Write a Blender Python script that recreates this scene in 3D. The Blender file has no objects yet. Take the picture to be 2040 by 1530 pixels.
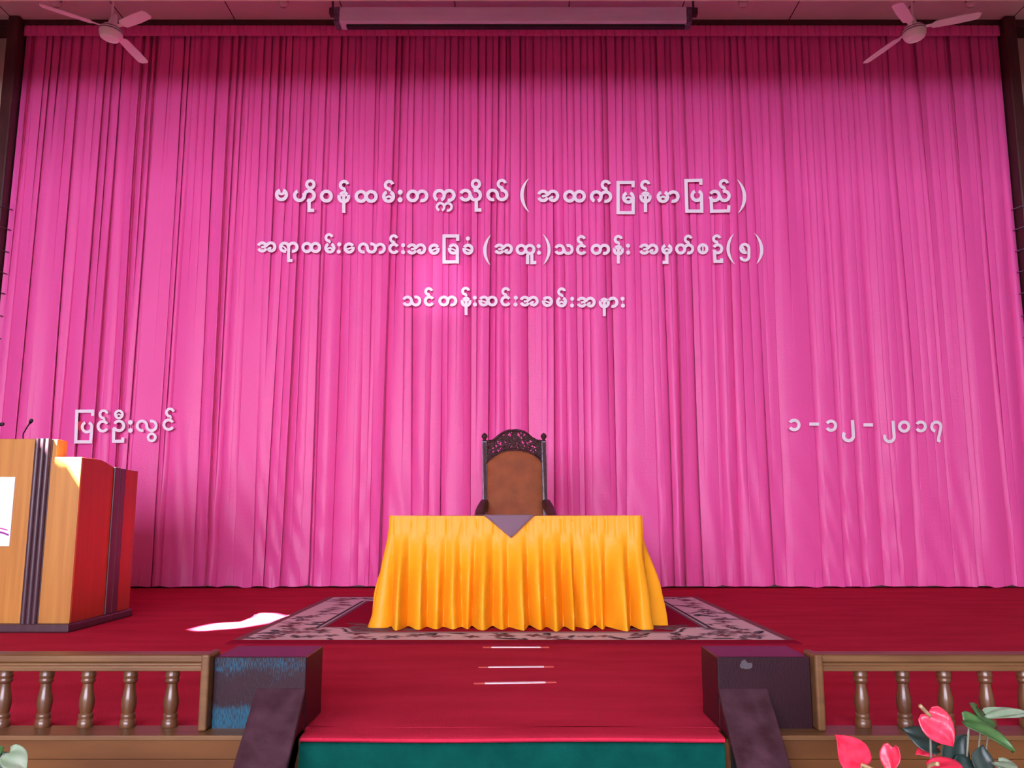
import bpy, bmesh, math, random
from mathutils import Vector, Matrix
sc = bpy.context.scene
COL = sc.collection
rnd = random.Random(7)
R = math.radians
PI = math.pi

# ------------------------------------------------------------------ camera, light, exposure
FPX, PITCH, HC = 1700.0, R(8.73), 0.76
cam_d = bpy.data.cameras.new('camera'); cam = bpy.data.objects.new('camera', cam_d); COL.objects.link(cam)
cam_d.sensor_width = 36; cam_d.lens = FPX / 2040 * 36; cam_d.clip_start = 0.05
cam.location = (0, 0, HC); cam.rotation_euler = (PI / 2 + PITCH, 0, 0)
sc.camera = cam
sc.view_settings.view_transform = 'Standard'; sc.view_settings.look = 'None'
sc.view_settings.exposure = 0.0; sc.view_settings.gamma = 1.0
sc.view_settings.use_curve_mapping = False

w = bpy.data.worlds.new('sky'); sc.world = w; w.use_nodes = True
w.node_tree.nodes['Background'].inputs[0].default_value = (0.75, 0.82, 1.0, 1)
w.node_tree.nodes['Background'].inputs[1].default_value = 0.6

def area(name, loc, rot, sx, sy, watts, color, spread=180):
    d = bpy.data.lights.new(name, 'AREA'); d.shape = 'RECTANGLE'; d.size = sx; d.size_y = sy
    d.energy = watts; d.color = color; d.spread = R(spread)
    o = bpy.data.objects.new(name, d); o.location = loc; o.rotation_euler = rot; COL.objects.link(o); return o
# daylight entering through the hall's tall openings behind the audience
area('daylight_clerestory', (-2.2, -7.0, 2.5), (R(88), 0, R(-6)), 9.4, 3.2, 1980, (0.90, 0.86, 1.06))
# spotlight added to brighten a curtain patch, standing in for unseen reflected sun
sp_d = bpy.data.lights.new('added_curtain_spot', 'SPOT'); sp_d.energy = 3600; sp_d.spot_size = R(3.6); sp_d.spot_blend = 1.0; sp_d.color = (0.92, 0.85, 1.0); sp_d.shadow_soft_size = .05
sp = bpy.data.objects.new('added_curtain_spot', sp_d); sp.location = (-2.0, -6.5, 1.0)
sp.rotation_euler = (Vector((-0.77, 9.2, 3.30)) - Vector(sp.location)).to_track_quat('-Z', 'Y').to_euler(); COL.objects.link(sp)
sun_d = bpy.data.lights.new('sun', 'SUN'); sun_d.energy = 340; sun_d.angle = R(0.5); sun_d.color = (1, 0.93, 0.86)
SUN = Vector((1.05, 0.6, -1.25)).normalized()
sun = bpy.data.objects.new('sun', sun_d); sun.rotation_euler = SUN.to_track_quat('-Z', 'Y').to_euler(); COL.objects.link(sun)

# ------------------------------------------------------------------ pixel rays -> points of the place
CP, SP = math.cos(PITCH), math.sin(PITCH)
def ray(px, py):
    u = (px - 1020) / FPX; v = (765 - py) / FPX
    return Vector((u, CP - v * SP, SP + v * CP))
def at_y(px, py, y):
    d = ray(px, py); s = y / d.y
    return Vector((d.x * s, y, HC + d.z * s))
def at_z(px, py, z):
    d = ray(px, py); s = (z - HC) / d.z
    return Vector((d.x * s, d.y * s, z))

# ------------------------------------------------------------------ mesh helpers
class MB:
    def __init__(s): s.v = []; s.f = []
    def add(s, vs, fs, M=None):
        o = len(s.v)
        s.v += [tuple(M @ Vector(p)) if M else tuple(p) for p in vs]
        s.f += [tuple(i + o for i in f) for f in fs]
        return s
    def box(s, x0, x1, y0, y1, z0, z1, M=None):
        vs = [(x0,y0,z0),(x1,y0,z0),(x1,y1,z0),(x0,y1,z0),(x0,y0,z1),(x1,y0,z1),(x1,y1,z1),(x0,y1,z1)]
        return s.add(vs, [(3,2,1,0),(4,5,6,7),(0,1,5,4),(1,2,6,5),(2,3,7,6),(3,0,4,7)], M)
    def prism(s, pts, axis, a, b, M=None):
        """closed outline pts (2D) extruded along axis from a to b"""
        n = len(pts)
        def p3(p, t):
            return {'x': (t, p[0], p[1]), 'y': (p[0], t, p[1]), 'z': (p[0], p[1], t)}[axis]
        vs = [p3(p, a) for p in pts] + [p3(p, b) for p in pts]
        fs = [tuple(range(n))[::-1], tuple(range(n, 2 * n))]
        fs += [(i, (i + 1) % n, n + (i + 1) % n, n + i) for i in range(n)]
        return s.add(vs, fs, M)
    def lathe(s, prof, n=24, M=None, cap=True):
        vs = []; fs = []
        for r, z in prof:
            for k in range(n):
                a = 2 * PI * k / n; vs.append((r * math.cos(a), r * math.sin(a), z))
        for i in range(len(prof) - 1):
            for k in range(n):
                k2 = (k + 1) % n; fs.append((i*n+k, i*n+k2, (i+1)*n+k2, (i+1)*n+k))
        if cap:
            fs.append(tuple(range(n))[::-1]); fs.append(tuple((len(prof)-1)*n + k for k in range(n)))
        return s.add(vs, fs, M)
    def tube(s, pts, rad, n=10, M=None):
        pts = [Vector(p) for p in pts]; m = len(pts); vs = []; fs = []
        rads = rad if isinstance(rad, (list, tuple)) else [rad] * m
        up = Vector((0.13, 0.29, 0.95))
        for i, p in enumerate(pts):
            t = (pts[min(i+1, m-1)] - pts[max(i-1, 0)]).normalized()
            a = t.cross(up)
            if a.length < 1e-3: a = t.cross(Vector((1, 0, 0)))
            a.normalize(); b = a.cross(t); up = b
            for k in range(n):
                g = 2 * PI * k / n; vs.append(tuple(p + (a * math.cos(g) + b * math.sin(g)) * rads[i]))
        for i in range(m - 1):
            for k in range(n):
                k2 = (k+1) % n; fs.append((i*n+k, i*n+k2, (i+1)*n+k2, (i+1)*n+k))
        fs.append(tuple(range(n))[::-1]); fs.append(tuple((m-1)*n+k for k in range(n)))
        return s.add(vs, fs, M)
    def build(s, name, mat, parent=None, smooth=False, bevel=0, seg=2, auto=None, flip=False):
        me = bpy.data.meshes.new(name); me.from_pydata(s.v, [], s.f); me.update()
        bm = bmesh.new(); bm.from_mesh(me)
        bmesh.ops.recalc_face_normals(bm, faces=bm.faces)
        if flip: bmesh.ops.reverse_faces(bm, faces=bm.faces)
        bm.to_mesh(me); bm.free()
        if mat: me.materials.append(mat)
        o = bpy.data.objects.new(name, me); COL.objects.link(o)
        if smooth:
            for p in me.polygons: p.use_smooth = True
            if auto: me.set_sharp_from_angle(angle=R(auto))
        if bevel:
            b = o.modifiers.new('bevel', 'BEVEL'); b.width = bevel; b.segments = seg; b.limit_method = 'ANGLE'; b.angle_limit = R(40)
        if parent: o.parent = parent
        return o

def tag(o, label=None, cat=None, group=None, kind=None):
    if label: o['label'] = label
    if cat: o['category'] = cat
    if group: o['group'] = group
    if kind: o['kind'] = kind
    return o
def empty(name, loc, label, cat, group=None):
    o = bpy.data.objects.new(name, None); o.location = loc; o.empty_display_size = .1; COL.objects.link(o)
    return tag(o, label, cat, group)
def keep(parent, *objs):
    """parts modelled in world space: parent them without moving them"""
    T = Matrix.Translation(-Vector(parent.location))
    for o in objs:
        o.data.transform(T); o.parent = parent
def spline(pts, n=8):
    P = [Vector(p) for p in pts]; P = [2*P[0]-P[1]] + P + [2*P[-1]-P[-2]]; out = []
    for i in range(1, len(P) - 2):
        for k in range(n):
            t = k / n; a, b, c, d = P[i-1], P[i], P[i+1], P[i+2]
            out.append(0.5*((2*b)+(c-a)*t+(2*a-5*b+4*c-d)*t*t+(3*b-a-3*c+d)*t**3))
    out.append(P[-2]); return out
def sstep(a, b, x):
    t = max(0, min(1, (x - a) / (b - a))); return t*t*(3-2*t)

# ------------------------------------------------------------------ materials
def mat(name, col, rough=0.6, spec=0.5, metal=0, sheen=0, coat=0, var=None, vscale=(6,6,6), vdetail=4,
        bump=0, bscale=(60,60,60), bdist=0.01, sss=0):
    m = bpy.data.materials.new(name); m.use_nodes = True; nt = m.node_tree; N = nt.nodes; L = nt.links
    b = N['Principled BSDF']; b.inputs['Base Color'].default_value = (*col, 1); b.inputs['Roughness'].default_value = rough
    b.inputs['Specular IOR Level'].default_value = spec; b.inputs['Metallic'].default_value = metal
    b.inputs['Sheen Weight'].default_value = sheen; b.inputs['Coat Weight'].default_value = coat
    b.inputs['Coat Roughness'].default_value = .15
    if sheen: b.inputs['Sheen Roughness'].default_value = .4; b.inputs['Sheen Tint'].default_value = (*[min(1, c*.5+.5) for c in col], 1)
    tc = N.new('ShaderNodeTexCoord')
    def noise(scale, detail):
        mp = N.new('ShaderNodeMapping'); mp.inputs['Scale'].default_value = scale
        L.new(tc.outputs['Object'], mp.inputs['Vector'])
        n = N.new('ShaderNodeTexNoise'); n.inputs['Scale'].default_value = 1; n.inputs['Detail'].default_value = detail
        L.new(mp.outputs['Vector'], n.inputs['Vector']); return n
    if var:
        n = noise(vscale, vdetail)
        r = N.new('ShaderNodeValToRGB'); r.color_ramp.elements[0].position = .35; r.color_ramp.elements[1].position = .68
        r.color_ramp.elements[0].color = (*var, 1); r.color_ramp.elements[1].color = (*col, 1)
        L.new(n.outputs['Fac'], r.inputs['Fac']); L.new(r.outputs['Color'], b.inputs['Base Color'])
    if bump:
        n = noise(bscale, 3); bp = N.new('ShaderNodeBump'); bp.inputs['Strength'].default_value = bump; bp.inputs['Distance'].default_value = bdist
        L.new(n.outputs['Fac'], bp.inputs['Height']); L.new(bp.outputs['Normal'], b.inputs['Normal'])
    return m

M = {}
def curtain_mat():
    m = mat('pink_satin', (0.85, 0.10, 0.405), rough=.42, spec=.35, sheen=.25)
    nt = m.node_tree; N = nt.nodes; L = nt.links; b = N['Principled BSDF']
    tc = [n for n in N if n.type == 'TEX_COORD'][0]
    sx = N.new('ShaderNodeSeparateXYZ'); L.new(tc.outputs['Object'], sx.inputs[0])
    # faint horizontal fold creases left by storage
    mul = N.new('ShaderNodeMath'); mul.operation = 'MULTIPLY'; mul.inputs[1].default_value = 3.1; L.new(sx.outputs['Z'], mul.inputs[0])
    vo = N.new('ShaderNodeTexVoronoi'); vo.voronoi_dimensions = '1D'; vo.feature = 'DISTANCE_TO_EDGE'; L.new(mul.outputs[0], vo.inputs['W'])
    lt = N.new('ShaderNodeMapRange'); lt.inputs['From Min'].default_value = 0; lt.inputs['From Max'].default_value = .03; L.new(vo.outputs['Distance'], lt.inputs['Value'])
    no = N.new('ShaderNodeTexNoise'); no.inputs['Scale'].default_value = 45; no.inputs['Detail'].default_value = 3; L.new(tc.outputs['Object'], no.inputs['Vector'])
    ad = N.new('ShaderNodeMath'); ad.operation = 'MULTIPLY_ADD'; L.new(lt.outputs[0], ad.inputs[0]); ad.inputs[1].default_value = .35; L.new(no.outputs['Fac'], ad.inputs[2])
    bp = N.new('ShaderNodeBump'); bp.inputs['Strength'].default_value = .22; bp.inputs['Distance'].default_value = .01
    L.new(ad.outputs[0], bp.inputs['Height']); L.new(bp.outputs['Normal'], b.inputs['Normal'])
    return m
M['curtain'] = curtain_mat()
M['letter'] = mat('white_foam', (0.88, 0.84, 0.93), rough=.55)
M['carpet'] = mat('red_carpet', (0.56, 0.026, 0.066), rough=.95, spec=.05, var=(0.46, 0.019, 0.050), vscale=(1.4, 5, 3), bump=.5, bscale=(160,160,160), bdist=.006)
M['green'] = mat('green_carpet', (0.003, 0.075, 0.058), rough=.95, spec=.03, var=(0.002, 0.055, 0.043), vscale=(9,9,9), bump=.5, bscale=(160,160,160), bdist=.006)
M['honey'] = mat('honey_veneer', (0.53, 0.245, 0.048), rough=.38, spec=.4, var=(0.42, 0.175, 0.032), vscale=(28, 28, 1.1), vdetail=6)
M['redlit_veneer'] = mat('honey_veneer_red_bounce', (0.33, 0.055, 0.013), rough=.42, spec=.3, var=(0.29, 0.044, 0.011), vscale=(30, 30, 1.2), vdetail=6)  # honey veneer with red bounce light from the carpet put into its colour
M['darkwood'] = mat('dark_lacquer', (0.075, 0.033, 0.048), rough=.38, spec=.5, var=(0.055, 0.022, 0.032), vscale=(20, 20, 2))
M['frame'] = mat('brown_frame_paint', (0.075, 0.022, 0.020), rough=.5, var=(0.05, 0.014, 0.014), vscale=(12,12,3))
M['railwood'] = mat('varnished_rail_wood', (0.17, 0.085, 0.032), rough=.42, spec=.25, coat=.05, var=(0.125, 0.058, 0.022), vscale=(3, 26, 26), vdetail=6)
M['balwood'] = mat('varnished_turned_wood', (0.13, 0.055, 0.022), rough=.3, spec=.45, coat=.25, var=(0.09, 0.036, 0.016), vscale=(20, 20, 3), vdetail=5)
M['fascia'] = mat('stage_front_plywood', (0.15, 0.062, 0.018), rough=.55, spec=.15, var=(0.10, 0.038, 0.012), vscale=(1.6, 5, 9), vdetail=7)
M['wall'] = mat('cream_plaster', (0.62, 0.50, 0.40), rough=.85, var=(0.54, 0.42, 0.33), vscale=(1.2,1.2,1.2), bump=.2, bscale=(40,40,40))
M['white'] = mat('white_enamel', (0.90, 0.88, 0.85), rough=.35)
M['fanline'] = mat('grey_ring', (0.25, 0.22, 0.24), rough=.4)
M['case'] = mat('lavender_white_metal', (0.88, 0.90, 1.0), rough=.35, var=(0.78, 0.80, 0.95), vscale=(1.5,8,8))
M['black'] = mat('black_plastic', (0.012, 0.008, 0.012), rough=.45)
M['satin'] = mat('gold_satin', (0.92, 0.40, 0.014), rough=.42, spec=.22, bump=.25, bscale=(30,30,18), bdist=.008)
M['mauve'] = mat('mauve_cloth', (0.20, 0.115, 0.16), rough=.8, sheen=.2, bump=.3, bscale=(200,200,200), bdist=.003)
M['uphol'] = mat('rust_velvet', (0.27, 0.075, 0.018), rough=.75, sheen=.35, var=(0.20, 0.05, 0.012), vscale=(9,9,9), bump=.35, bscale=(120,120,120), bdist=.004)
M['carved'] = mat('carved_rosewood', (0.060, 0.018, 0.022), rough=.5, spec=.25, var=(0.03, 0.009, 0.011), vscale=(50,50,50), bump=.6, bscale=(70,70,70), bdist=.01)
M['inlay'] = mat('worn_grey_edge', (0.19, 0.17, 0.24), rough=.4, var=(0.07, 0.05, 0.08), vscale=(60,60,25))
M['paper'] = mat('white_sign_board', (0.93, 0.93, 0.96), rough=.4)
M['magenta'] = mat('magenta_print', (0.55, 0.03, 0.33), rough=.5)
M['purple'] = mat('purple_print', (0.28, 0.03, 0.32), rough=.5)
M['redpaper'] = mat('red_paper', (0.62, 0.03, 0.06), rough=.7)
M['tape'] = mat('white_tape', (0.85, 0.72, 0.82), rough=.5)
M['tapered'] = mat('faded_red_tape', (0.62, 0.07, 0.07), rough=.6)
M['spathe'] = mat('red_waxy_spathe', (0.72, 0.018, 0.055), rough=.32, spec=.4, coat=.12, var=(0.80, 0.045, 0.10), vscale=(40,40,40), bump=.5, bscale=(55,55,55), bdist=.004)
M['spadix'] = mat('olive_spadix', (0.30, 0.24, 0.10), rough=.5, var=(0.45, 0.36, 0.2), vscale=(60,60,60))
M['leaf'] = mat('bright_green_leaf', (0.06, 0.17, 0.045), rough=.35, var=(0.035, 0.11, 0.03), vscale=(30,30,30))
M['leafdark'] = mat('dark_green_leaf', (0.014, 0.035, 0.030), rough=.4, var=(0.03, 0.055, 0.045), vscale=(25,25,25))
M['leafpale'] = mat('pale_green_leaf', (0.24, 0.30, 0.22), rough=.5, var=(0.16, 0.25, 0.15), vscale=(25,25,25))
M['stem'] = mat('grey_green_stem', (0.22, 0.22, 0.16), rough=.5)
M['pot'] = mat('terracotta_pot', (0.30, 0.10, 0.05), rough=.7)
M['hallfloor'] = mat('dark_hall_tile', (0.07, 0.055, 0.055), rough=.35, var=(0.05, 0.04, 0.04), vscale=(3,3,3))
M['glass'] = mat('lamp_glass', (0.75, 0.6, 0.62), rough=.15)

def ceiling_mat():
    m = mat('ceiling_board', (0.80, 0.68, 0.72), rough=.7, var=(0.72, 0.60, 0.64), vscale=(.8,.8,.8))
    nt = m.node_tree; N = nt.nodes; L = nt.links; b = N['Principled BSDF']
    src = b.inputs['Base Color'].links[0].from_socket
    tc = [n for n in N if n.type == 'TEX_COORD'][0]; sx = N.new('ShaderNodeSeparateXYZ'); L.new(tc.outputs['Object'], sx.inputs[0])
    def seam(sock, pitch, off, wid):
        a = N.new('ShaderNodeMath'); a.operation = 'ADD'; a.inputs[1].default_value = off; L.new(sock, a.inputs[0])
        p = N.new('ShaderNodeMath'); p.operation = 'PINGPONG'; p.inputs[1].default_value = pitch/2; L.new(a.outputs[0], p.inputs[0])
        l = N.new('ShaderNodeMath'); l.operation = 'LESS_THAN'; l.inputs[1].default_value = wid; L.new(p.outputs[0], l.inputs[0]); return l.outputs[0]
    s1 = seam(sx.outputs['X'], 1.29, .645, .007); s2 = seam(sx.outputs['Y'], 2.4, -9.0 + 2.4*2 + .55, .007)
    mx = N.new('ShaderNodeMath'); mx.operation = 'MAXIMUM'; L.new(s1, mx.inputs[0]); L.new(s2, mx.inputs[1])
    mix = N.new('ShaderNodeMix'); mix.data_type = 'RGBA'; L.new(mx.outputs[0], mix.inputs[0]); L.new(src, mix.inputs[6]); mix.inputs[7].default_value = (.10, .05, .06, 1)
    L.new(mix.outputs[2], b.inputs['Base Color']); return m
M['ceiling'] = ceiling_mat()

def block_mat(name, blue):
    """brushed glossy dark paint on the stair blocks; the left one has a blue reflection painted into its colour"""
    m = mat(name, (0.026, 0.006, 0.011), rough=.32, spec=.22, var=(0.020, 0.006, 0.010), vscale=(5,5,5))
    N = m.node_tree.nodes; L = m.node_tree.links; b = N['Principled BSDF']
    tc = [n for n in N if n.type == 'TEX_COORD'][0]
    def noise(scale, detail=2):
        mp = N.new('ShaderNodeMapping'); mp.inputs['Scale'].default_value = scale; L.new(tc.outputs['Object'], mp.inputs['Vector'])
        n = N.new('ShaderNodeTexNoise'); n.inputs['Scale'].default_value = 1; n.inputs['Detail'].default_value = detail; L.new(mp.outputs['Vector'], n.inputs['Vector']); return n.outputs['Fac']
    bp = N.new('ShaderNodeBump'); bp.inputs['Strength'].default_value = .12; bp.inputs['Distance'].default_value = .01
    L.new(noise((210, 210, 70)), bp.inputs['Height']); L.new(bp.outputs['Normal'], b.inputs['Normal'])
    if blue:  # blue reflection painted as streaks into the front face's colour
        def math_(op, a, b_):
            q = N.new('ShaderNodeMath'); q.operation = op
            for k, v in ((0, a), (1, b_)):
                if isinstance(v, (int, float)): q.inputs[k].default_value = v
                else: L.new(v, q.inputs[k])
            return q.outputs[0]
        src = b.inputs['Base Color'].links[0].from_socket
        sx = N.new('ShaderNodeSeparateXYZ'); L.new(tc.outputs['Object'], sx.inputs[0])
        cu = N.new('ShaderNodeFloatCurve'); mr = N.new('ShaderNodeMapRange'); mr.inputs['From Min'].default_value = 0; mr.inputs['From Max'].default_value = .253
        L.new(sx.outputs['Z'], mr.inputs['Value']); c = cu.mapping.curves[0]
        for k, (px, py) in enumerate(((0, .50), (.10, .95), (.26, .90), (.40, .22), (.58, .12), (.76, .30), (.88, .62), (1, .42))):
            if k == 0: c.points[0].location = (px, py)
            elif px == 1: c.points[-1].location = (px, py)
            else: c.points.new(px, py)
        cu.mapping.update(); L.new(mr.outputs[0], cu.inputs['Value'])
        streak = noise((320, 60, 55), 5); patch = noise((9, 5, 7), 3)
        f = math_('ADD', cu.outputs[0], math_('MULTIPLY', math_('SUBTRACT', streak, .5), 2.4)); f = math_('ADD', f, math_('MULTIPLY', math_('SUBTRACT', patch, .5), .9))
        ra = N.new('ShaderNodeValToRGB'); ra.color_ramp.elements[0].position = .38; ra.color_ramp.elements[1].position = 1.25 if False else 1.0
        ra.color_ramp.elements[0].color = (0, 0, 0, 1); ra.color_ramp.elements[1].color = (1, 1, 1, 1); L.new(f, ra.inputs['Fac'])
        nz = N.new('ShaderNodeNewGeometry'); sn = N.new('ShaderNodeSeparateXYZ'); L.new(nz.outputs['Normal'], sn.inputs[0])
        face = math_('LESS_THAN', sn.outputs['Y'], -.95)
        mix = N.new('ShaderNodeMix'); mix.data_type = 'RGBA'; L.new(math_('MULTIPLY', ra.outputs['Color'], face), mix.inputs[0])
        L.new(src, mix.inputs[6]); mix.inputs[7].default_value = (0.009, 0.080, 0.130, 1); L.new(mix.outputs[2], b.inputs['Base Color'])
    return m
M['blockleft'] = block_mat('maroon_gloss_painted_reflection', True)
M['block'] = block_mat('brushed_maroon_gloss', False)
M['coping'] = mat('worn_maroon_coping', (0.065, 0.027, 0.040), rough=.6, spec=.25, var=(0.033, 0.010, 0.016), vscale=(14,14,14), vdetail=6, bump=.3, bscale=(30,30,30))
M['smudge'] = mat('pale_smudge', (0.065, 0.05, 0.06), rough=.7)

# ------------------------------------------------------------------ setting
YC = 9.2            # crest plane of the curtain
ZC = 6.46           # stage ceiling
YS = 3.13           # front edge of the stage
ZH = -0.85          # hall floor
ZHC = 4.30          # hall ceiling / underside of the proscenium header
XW = 7.0
def struct(name, mb, m, **k):
    o = mb.build(name, m, **k); o['kind'] = 'structure'; return o
struct('floor_stage', MB().box(-XW, XW, YS, 9.6, ZH, -0.012), M['fascia'])
struct('floor_hall', MB().box(-XW, XW, -10, YS, ZH - .1, ZH), M['hallfloor'])
struct('wall_back', MB().box(-XW, XW, 9.42, 9.6, -.012, ZC), M['wall'])
struct('wall_right', MB().box(XW, XW + .2, -10, 9.6, ZH, ZC), M['wall'])
struct('wall_rear', MB().box(-XW, XW, -10.2, -10, ZH, ZHC), M['wall'])
struct('ceiling_stage', MB().box(-XW, XW, 2.4, 9.6, ZC, ZC + .1), M['ceiling'])
struct('ceiling_hall', MB().box(-XW, XW, -10, 2.4, ZHC, ZHC + .1), M['wall'])
struct('trim_shade_beam', MB().box(-XW, XW, 6.4, 6.6, 5.03, ZC), M['wall'])  # unseen beam put in to shade the top of the curtain
struct('wall_header', MB().box(-XW, XW, 2.4, 2.6, ZHC, ZC), M['wall'])

# left wall with the narrow gap through which the sun falls
def wall_left():
    floor_poly = [(381,1254),(400,1257),(475,1251),(535,1241),(570,1228),(545,1222),(515,1221),(503,1231),(478,1234),(440,1240),(405,1247)]
    pts = []
    for p in floor_poly:
        q = at_z(p[0], p[1], 0.0); s = (q.x + XW) / SUN.x; r = q - SUN * s; pts.append((r.y, r.z))
    lect = []
    for q in ((-2.90, 5.80, 1.16), (-2.945, 5.79, 1.075), (-3.035, 5.79, 1.138), (-3.09, 5.79, 1.125), (-3.14, 5.76, 1.185), (-3.22, 5.76, 1.275), (-3.0, 5.95, 1.29)):
        q = Vector(q); s = (q.x + XW) / SUN.x; r = q - SUN * s; lect.append((r.y, r.z))
    bm = bmesh.new()
    def loop(ps):
        vs = [bm.verts.new((-XW, a, b)) for a, b in ps]
        return [bm.edges.new((vs[i], vs[(i+1) % len(vs)])) for i in range(len(vs))]
    ed = loop([(-10, ZH), (9.6, ZH), (9.6, ZC), (-10, ZC)]) + loop(pts) + loop(lect)
    bmesh.ops.triangle_fill(bm, use_beauty=True, use_dissolve=False, edges=ed)
    # drop triangles inside the two gaps
    def inside(p, poly):
        c = False; j = len(poly) - 1
        for i in range(len(poly)):
            if (poly[i][1] > p[1]) != (poly[j][1] > p[1]) and p[0] < (poly[j][0]-poly[i][0])*(p[1]-poly[i][1])/(poly[j][1]-poly[i][1]) + poly[i][0]: c = not c
            j = i
        return c
    dead = [f for f in bm.faces if any(inside((f.calc_center_median().y, f.calc_center_median().z), q) for q in (pts, lect))]
    bmesh.ops.delete(bm, geom=dead, context='FACES_ONLY')
    bmesh.ops.recalc_face_normals(bm, faces=bm.faces)
    me = bpy.data.meshes.new('wall_left'); bm.to_mesh(me); bm.free(); me.materials.append(M['wall'])
    o = bpy.data.objects.new('wall_left', me); COL.objects.link(o); o['kind'] = 'structure'
    s = o.modifiers.new('thickness', 'SOLIDIFY'); s.thickness = .012; s.offset = 0
wall_left()

# dark frame round the curtain: top beam and two posts
zb0 = at_y(1020, 56, YC).z
struct('trim_1', MB().box(-XW, XW, YC - .03, 9.42, zb0, ZC), M['frame'], bevel=.006)
for n, s in (('trim_2', -1), ('trim_3', 1)):
    x0, x1 = sorted((s * 5.675, s * 5.81))
    struct(n, MB().box(x0, x1, YC - .12, 9.42, 0, ZC - .001), M['frame'], bevel=.02)

# ------------------------------------------------------------------ curtain
def make_curtain():
    NP = 142; X0, X1 = -5.66, 5.66; ZT = zb0 - .005; ZB = .018
    top = [X0 + (X1 - X0) * (i + (rnd.uniform(-.2, .2) if 0 < i < NP else 0)) / NP for i in range(NP + 1)]
    pers = [0]
    while pers[-1] < NP - 3: pers.append(pers[-1] + rnd.choice((1, 2, 2, 2, 3, 3, 4)))
    if pers[-1] != NP: pers.append(NP)
    bot = [None] * (NP + 1)
    for p in pers: bot[p] = top[p] + (rnd.uniform(-.065, .065) if 0 < p < NP else 0)
    for a, b in zip(pers, pers[1:]):
        for k in range(a + 1, b): bot[k] = bot[a] + (bot[b] - bot[a]) * (top[k] - top[a]) / (top[b] - top[a])
    fade = [rnd.uniform(.3, 4.9) for _ in range(NP + 1)]
    gtop = [rnd.uniform(.028, .068) for _ in range(NP + 1)]
    gmid = [rnd.choice((.02, .04, .06, .085)) * rnd.uniform(.8, 1.2) for _ in range(NP + 1)]
    gbot = [rnd.choice((.03, .05, .075, .11)) * rnd.uniform(.8, 1.2) for _ in range(NP + 1)]
    isp = set(pers)
    prev = {}; nxt = {}
    for a, b in zip(pers, pers[1:]):
        for k in range(a, b): prev[k] = a; nxt[k] = b
    bulge = {a: rnd.uniform(-.012, .04) for a in pers}
    tilt = {a: rnd.uniform(-.03, .03) for a in pers}
    ptilt = [rnd.uniform(-.035, .035) for _ in range(NP)]
    sgn = [rnd.choice((1, 1, 1, -1)) for _ in range(NP + 1)]
    wob = [(rnd.uniform(0, 6.3), rnd.uniform(.5, 1.2), rnd.uniform(-.014, .014)) for _ in range(NP + 1)]
    T = (.02, .06, .14, .28, .45, .62, .78, .9, .97)
    NR = 76
    hem = [rnd.uniform(-.010, .012) for _ in range(NP + 1)]
    vs = []
    def G(i, z):
        h = (z - ZB) / (ZT - ZB)
        if i in isp:
            return (gmid[i] + (gtop[i] - gmid[i]) * sstep(.45, .95, h)) if h > .45 else gbot[i] + (gmid[i] - gbot[i]) * sstep(0, .45, h)
        return gtop[i] * sstep(fade[i] - .9, fade[i] + 1.6, z)
    for r in range(NR + 1):
        q = r / NR; h = 1 - q
        z = ZB + (ZT - ZB) * h
        bx = []
        for i in range(NP + 1):
            e = q ** 1.2; ww = wob[i]
            bx.append(top[i] * (1 - e) + bot[i] * e + (math.sin(ww[0] + z * ww[1]) * ww[2] * sstep(0, .3, q) * .8 if i in isp and 0 < i < NP else 0))
        for a, b in zip(pers, pers[1:]):   # in-between pleats ride along
            for k in range(a + 1, b):
                f = (top[k] - top[a]) / (top[b] - top[a]); bx[k] = bx[a] + (bx[b] - bx[a]) * f
        gs = [G(i, z) for i in range(NP + 1)]
        gs[0] = gs[NP] = 0
        low = sstep(.35, 0, h); n0 = len(vs)
        for i in range(NP):
            W = bx[i+1] - bx[i]; a = prev[i]; b = nxt[i]
            kd = .5 + .35 * sstep(.45, .95, h); dl = gs[i] * kd if sgn[i] > 0 else 0; dr = 0 if sgn[i+1] > 0 else gs[i+1] * kd
            dep = []
            def body(x, t):
                d = dl * math.exp(-t * W / .03) + dr * math.exp(-(1 - t) * W / .03)
                tt = (x - bx[a]) / (bx[b] - bx[a])
                d += bulge[a] * (1 - math.sin(PI * tt)) * sstep(1, .5, h)
                d += tilt[a] * (tt - .5) * sstep(1, .4, h) + ptilt[i] * (t - .5) * sstep(.3, 1, h)
                d += low * .012 * math.sin(x * 17 + math.sin(x * 5.3) * 3 + z * (9 + 5 * math.sin(x * 2.1))) * math.sin(PI * tt)
                return d
            for t in T:
                x = bx[i] + W * t; d = body(x, t); zz = z
                if r == NR: zz += (hem[i] * (1 - t) + hem[i+1] * t) + .006 * math.sin(x * 23)
                vs.append((x, YC + max(-.045, min(.19, d)) + (-.006 if z < .125 else 0), zz))
            # the tuck behind the lip of the next fold
            g = gs[i+1]; ov = min(.022, g * .45); xb = bx[i+1]; zz = z + (hem[i+1] if r == NR else 0)
            e0 = max(-.045, body(xb, 1.0) - dr) if True else 0
            if sgn[i+1] > 0: tk = ((xb + .001, .004 * min(1, g * 30)), (xb - ov * .5, g * .6), (xb - ov, g), (xb + .0015, g * 1.02), (xb + .004, g * .8))
            else: tk = ((xb - .004, g * .8), (xb - .0015, g * 1.02), (xb + ov, g), (xb + ov * .5, g * .6), (xb - .001, .004 * min(1, g * 30)))
            if i < NP - 1:
                for x, d in tk: vs.append((x, YC + min(.2, e0 + d), zz))
        cols = len(vs) - n0
    fs = []
    for r in range(NR):
        for c in range(cols - 1):
            k = r * cols + c; fs.append((k, k + cols, k + cols + 1, k + 1))
    root = empty('stage_curtain', (0, YC, 0), 'tall pink pleated satin curtain covering the whole back of the stage', 'curtain')
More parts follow.
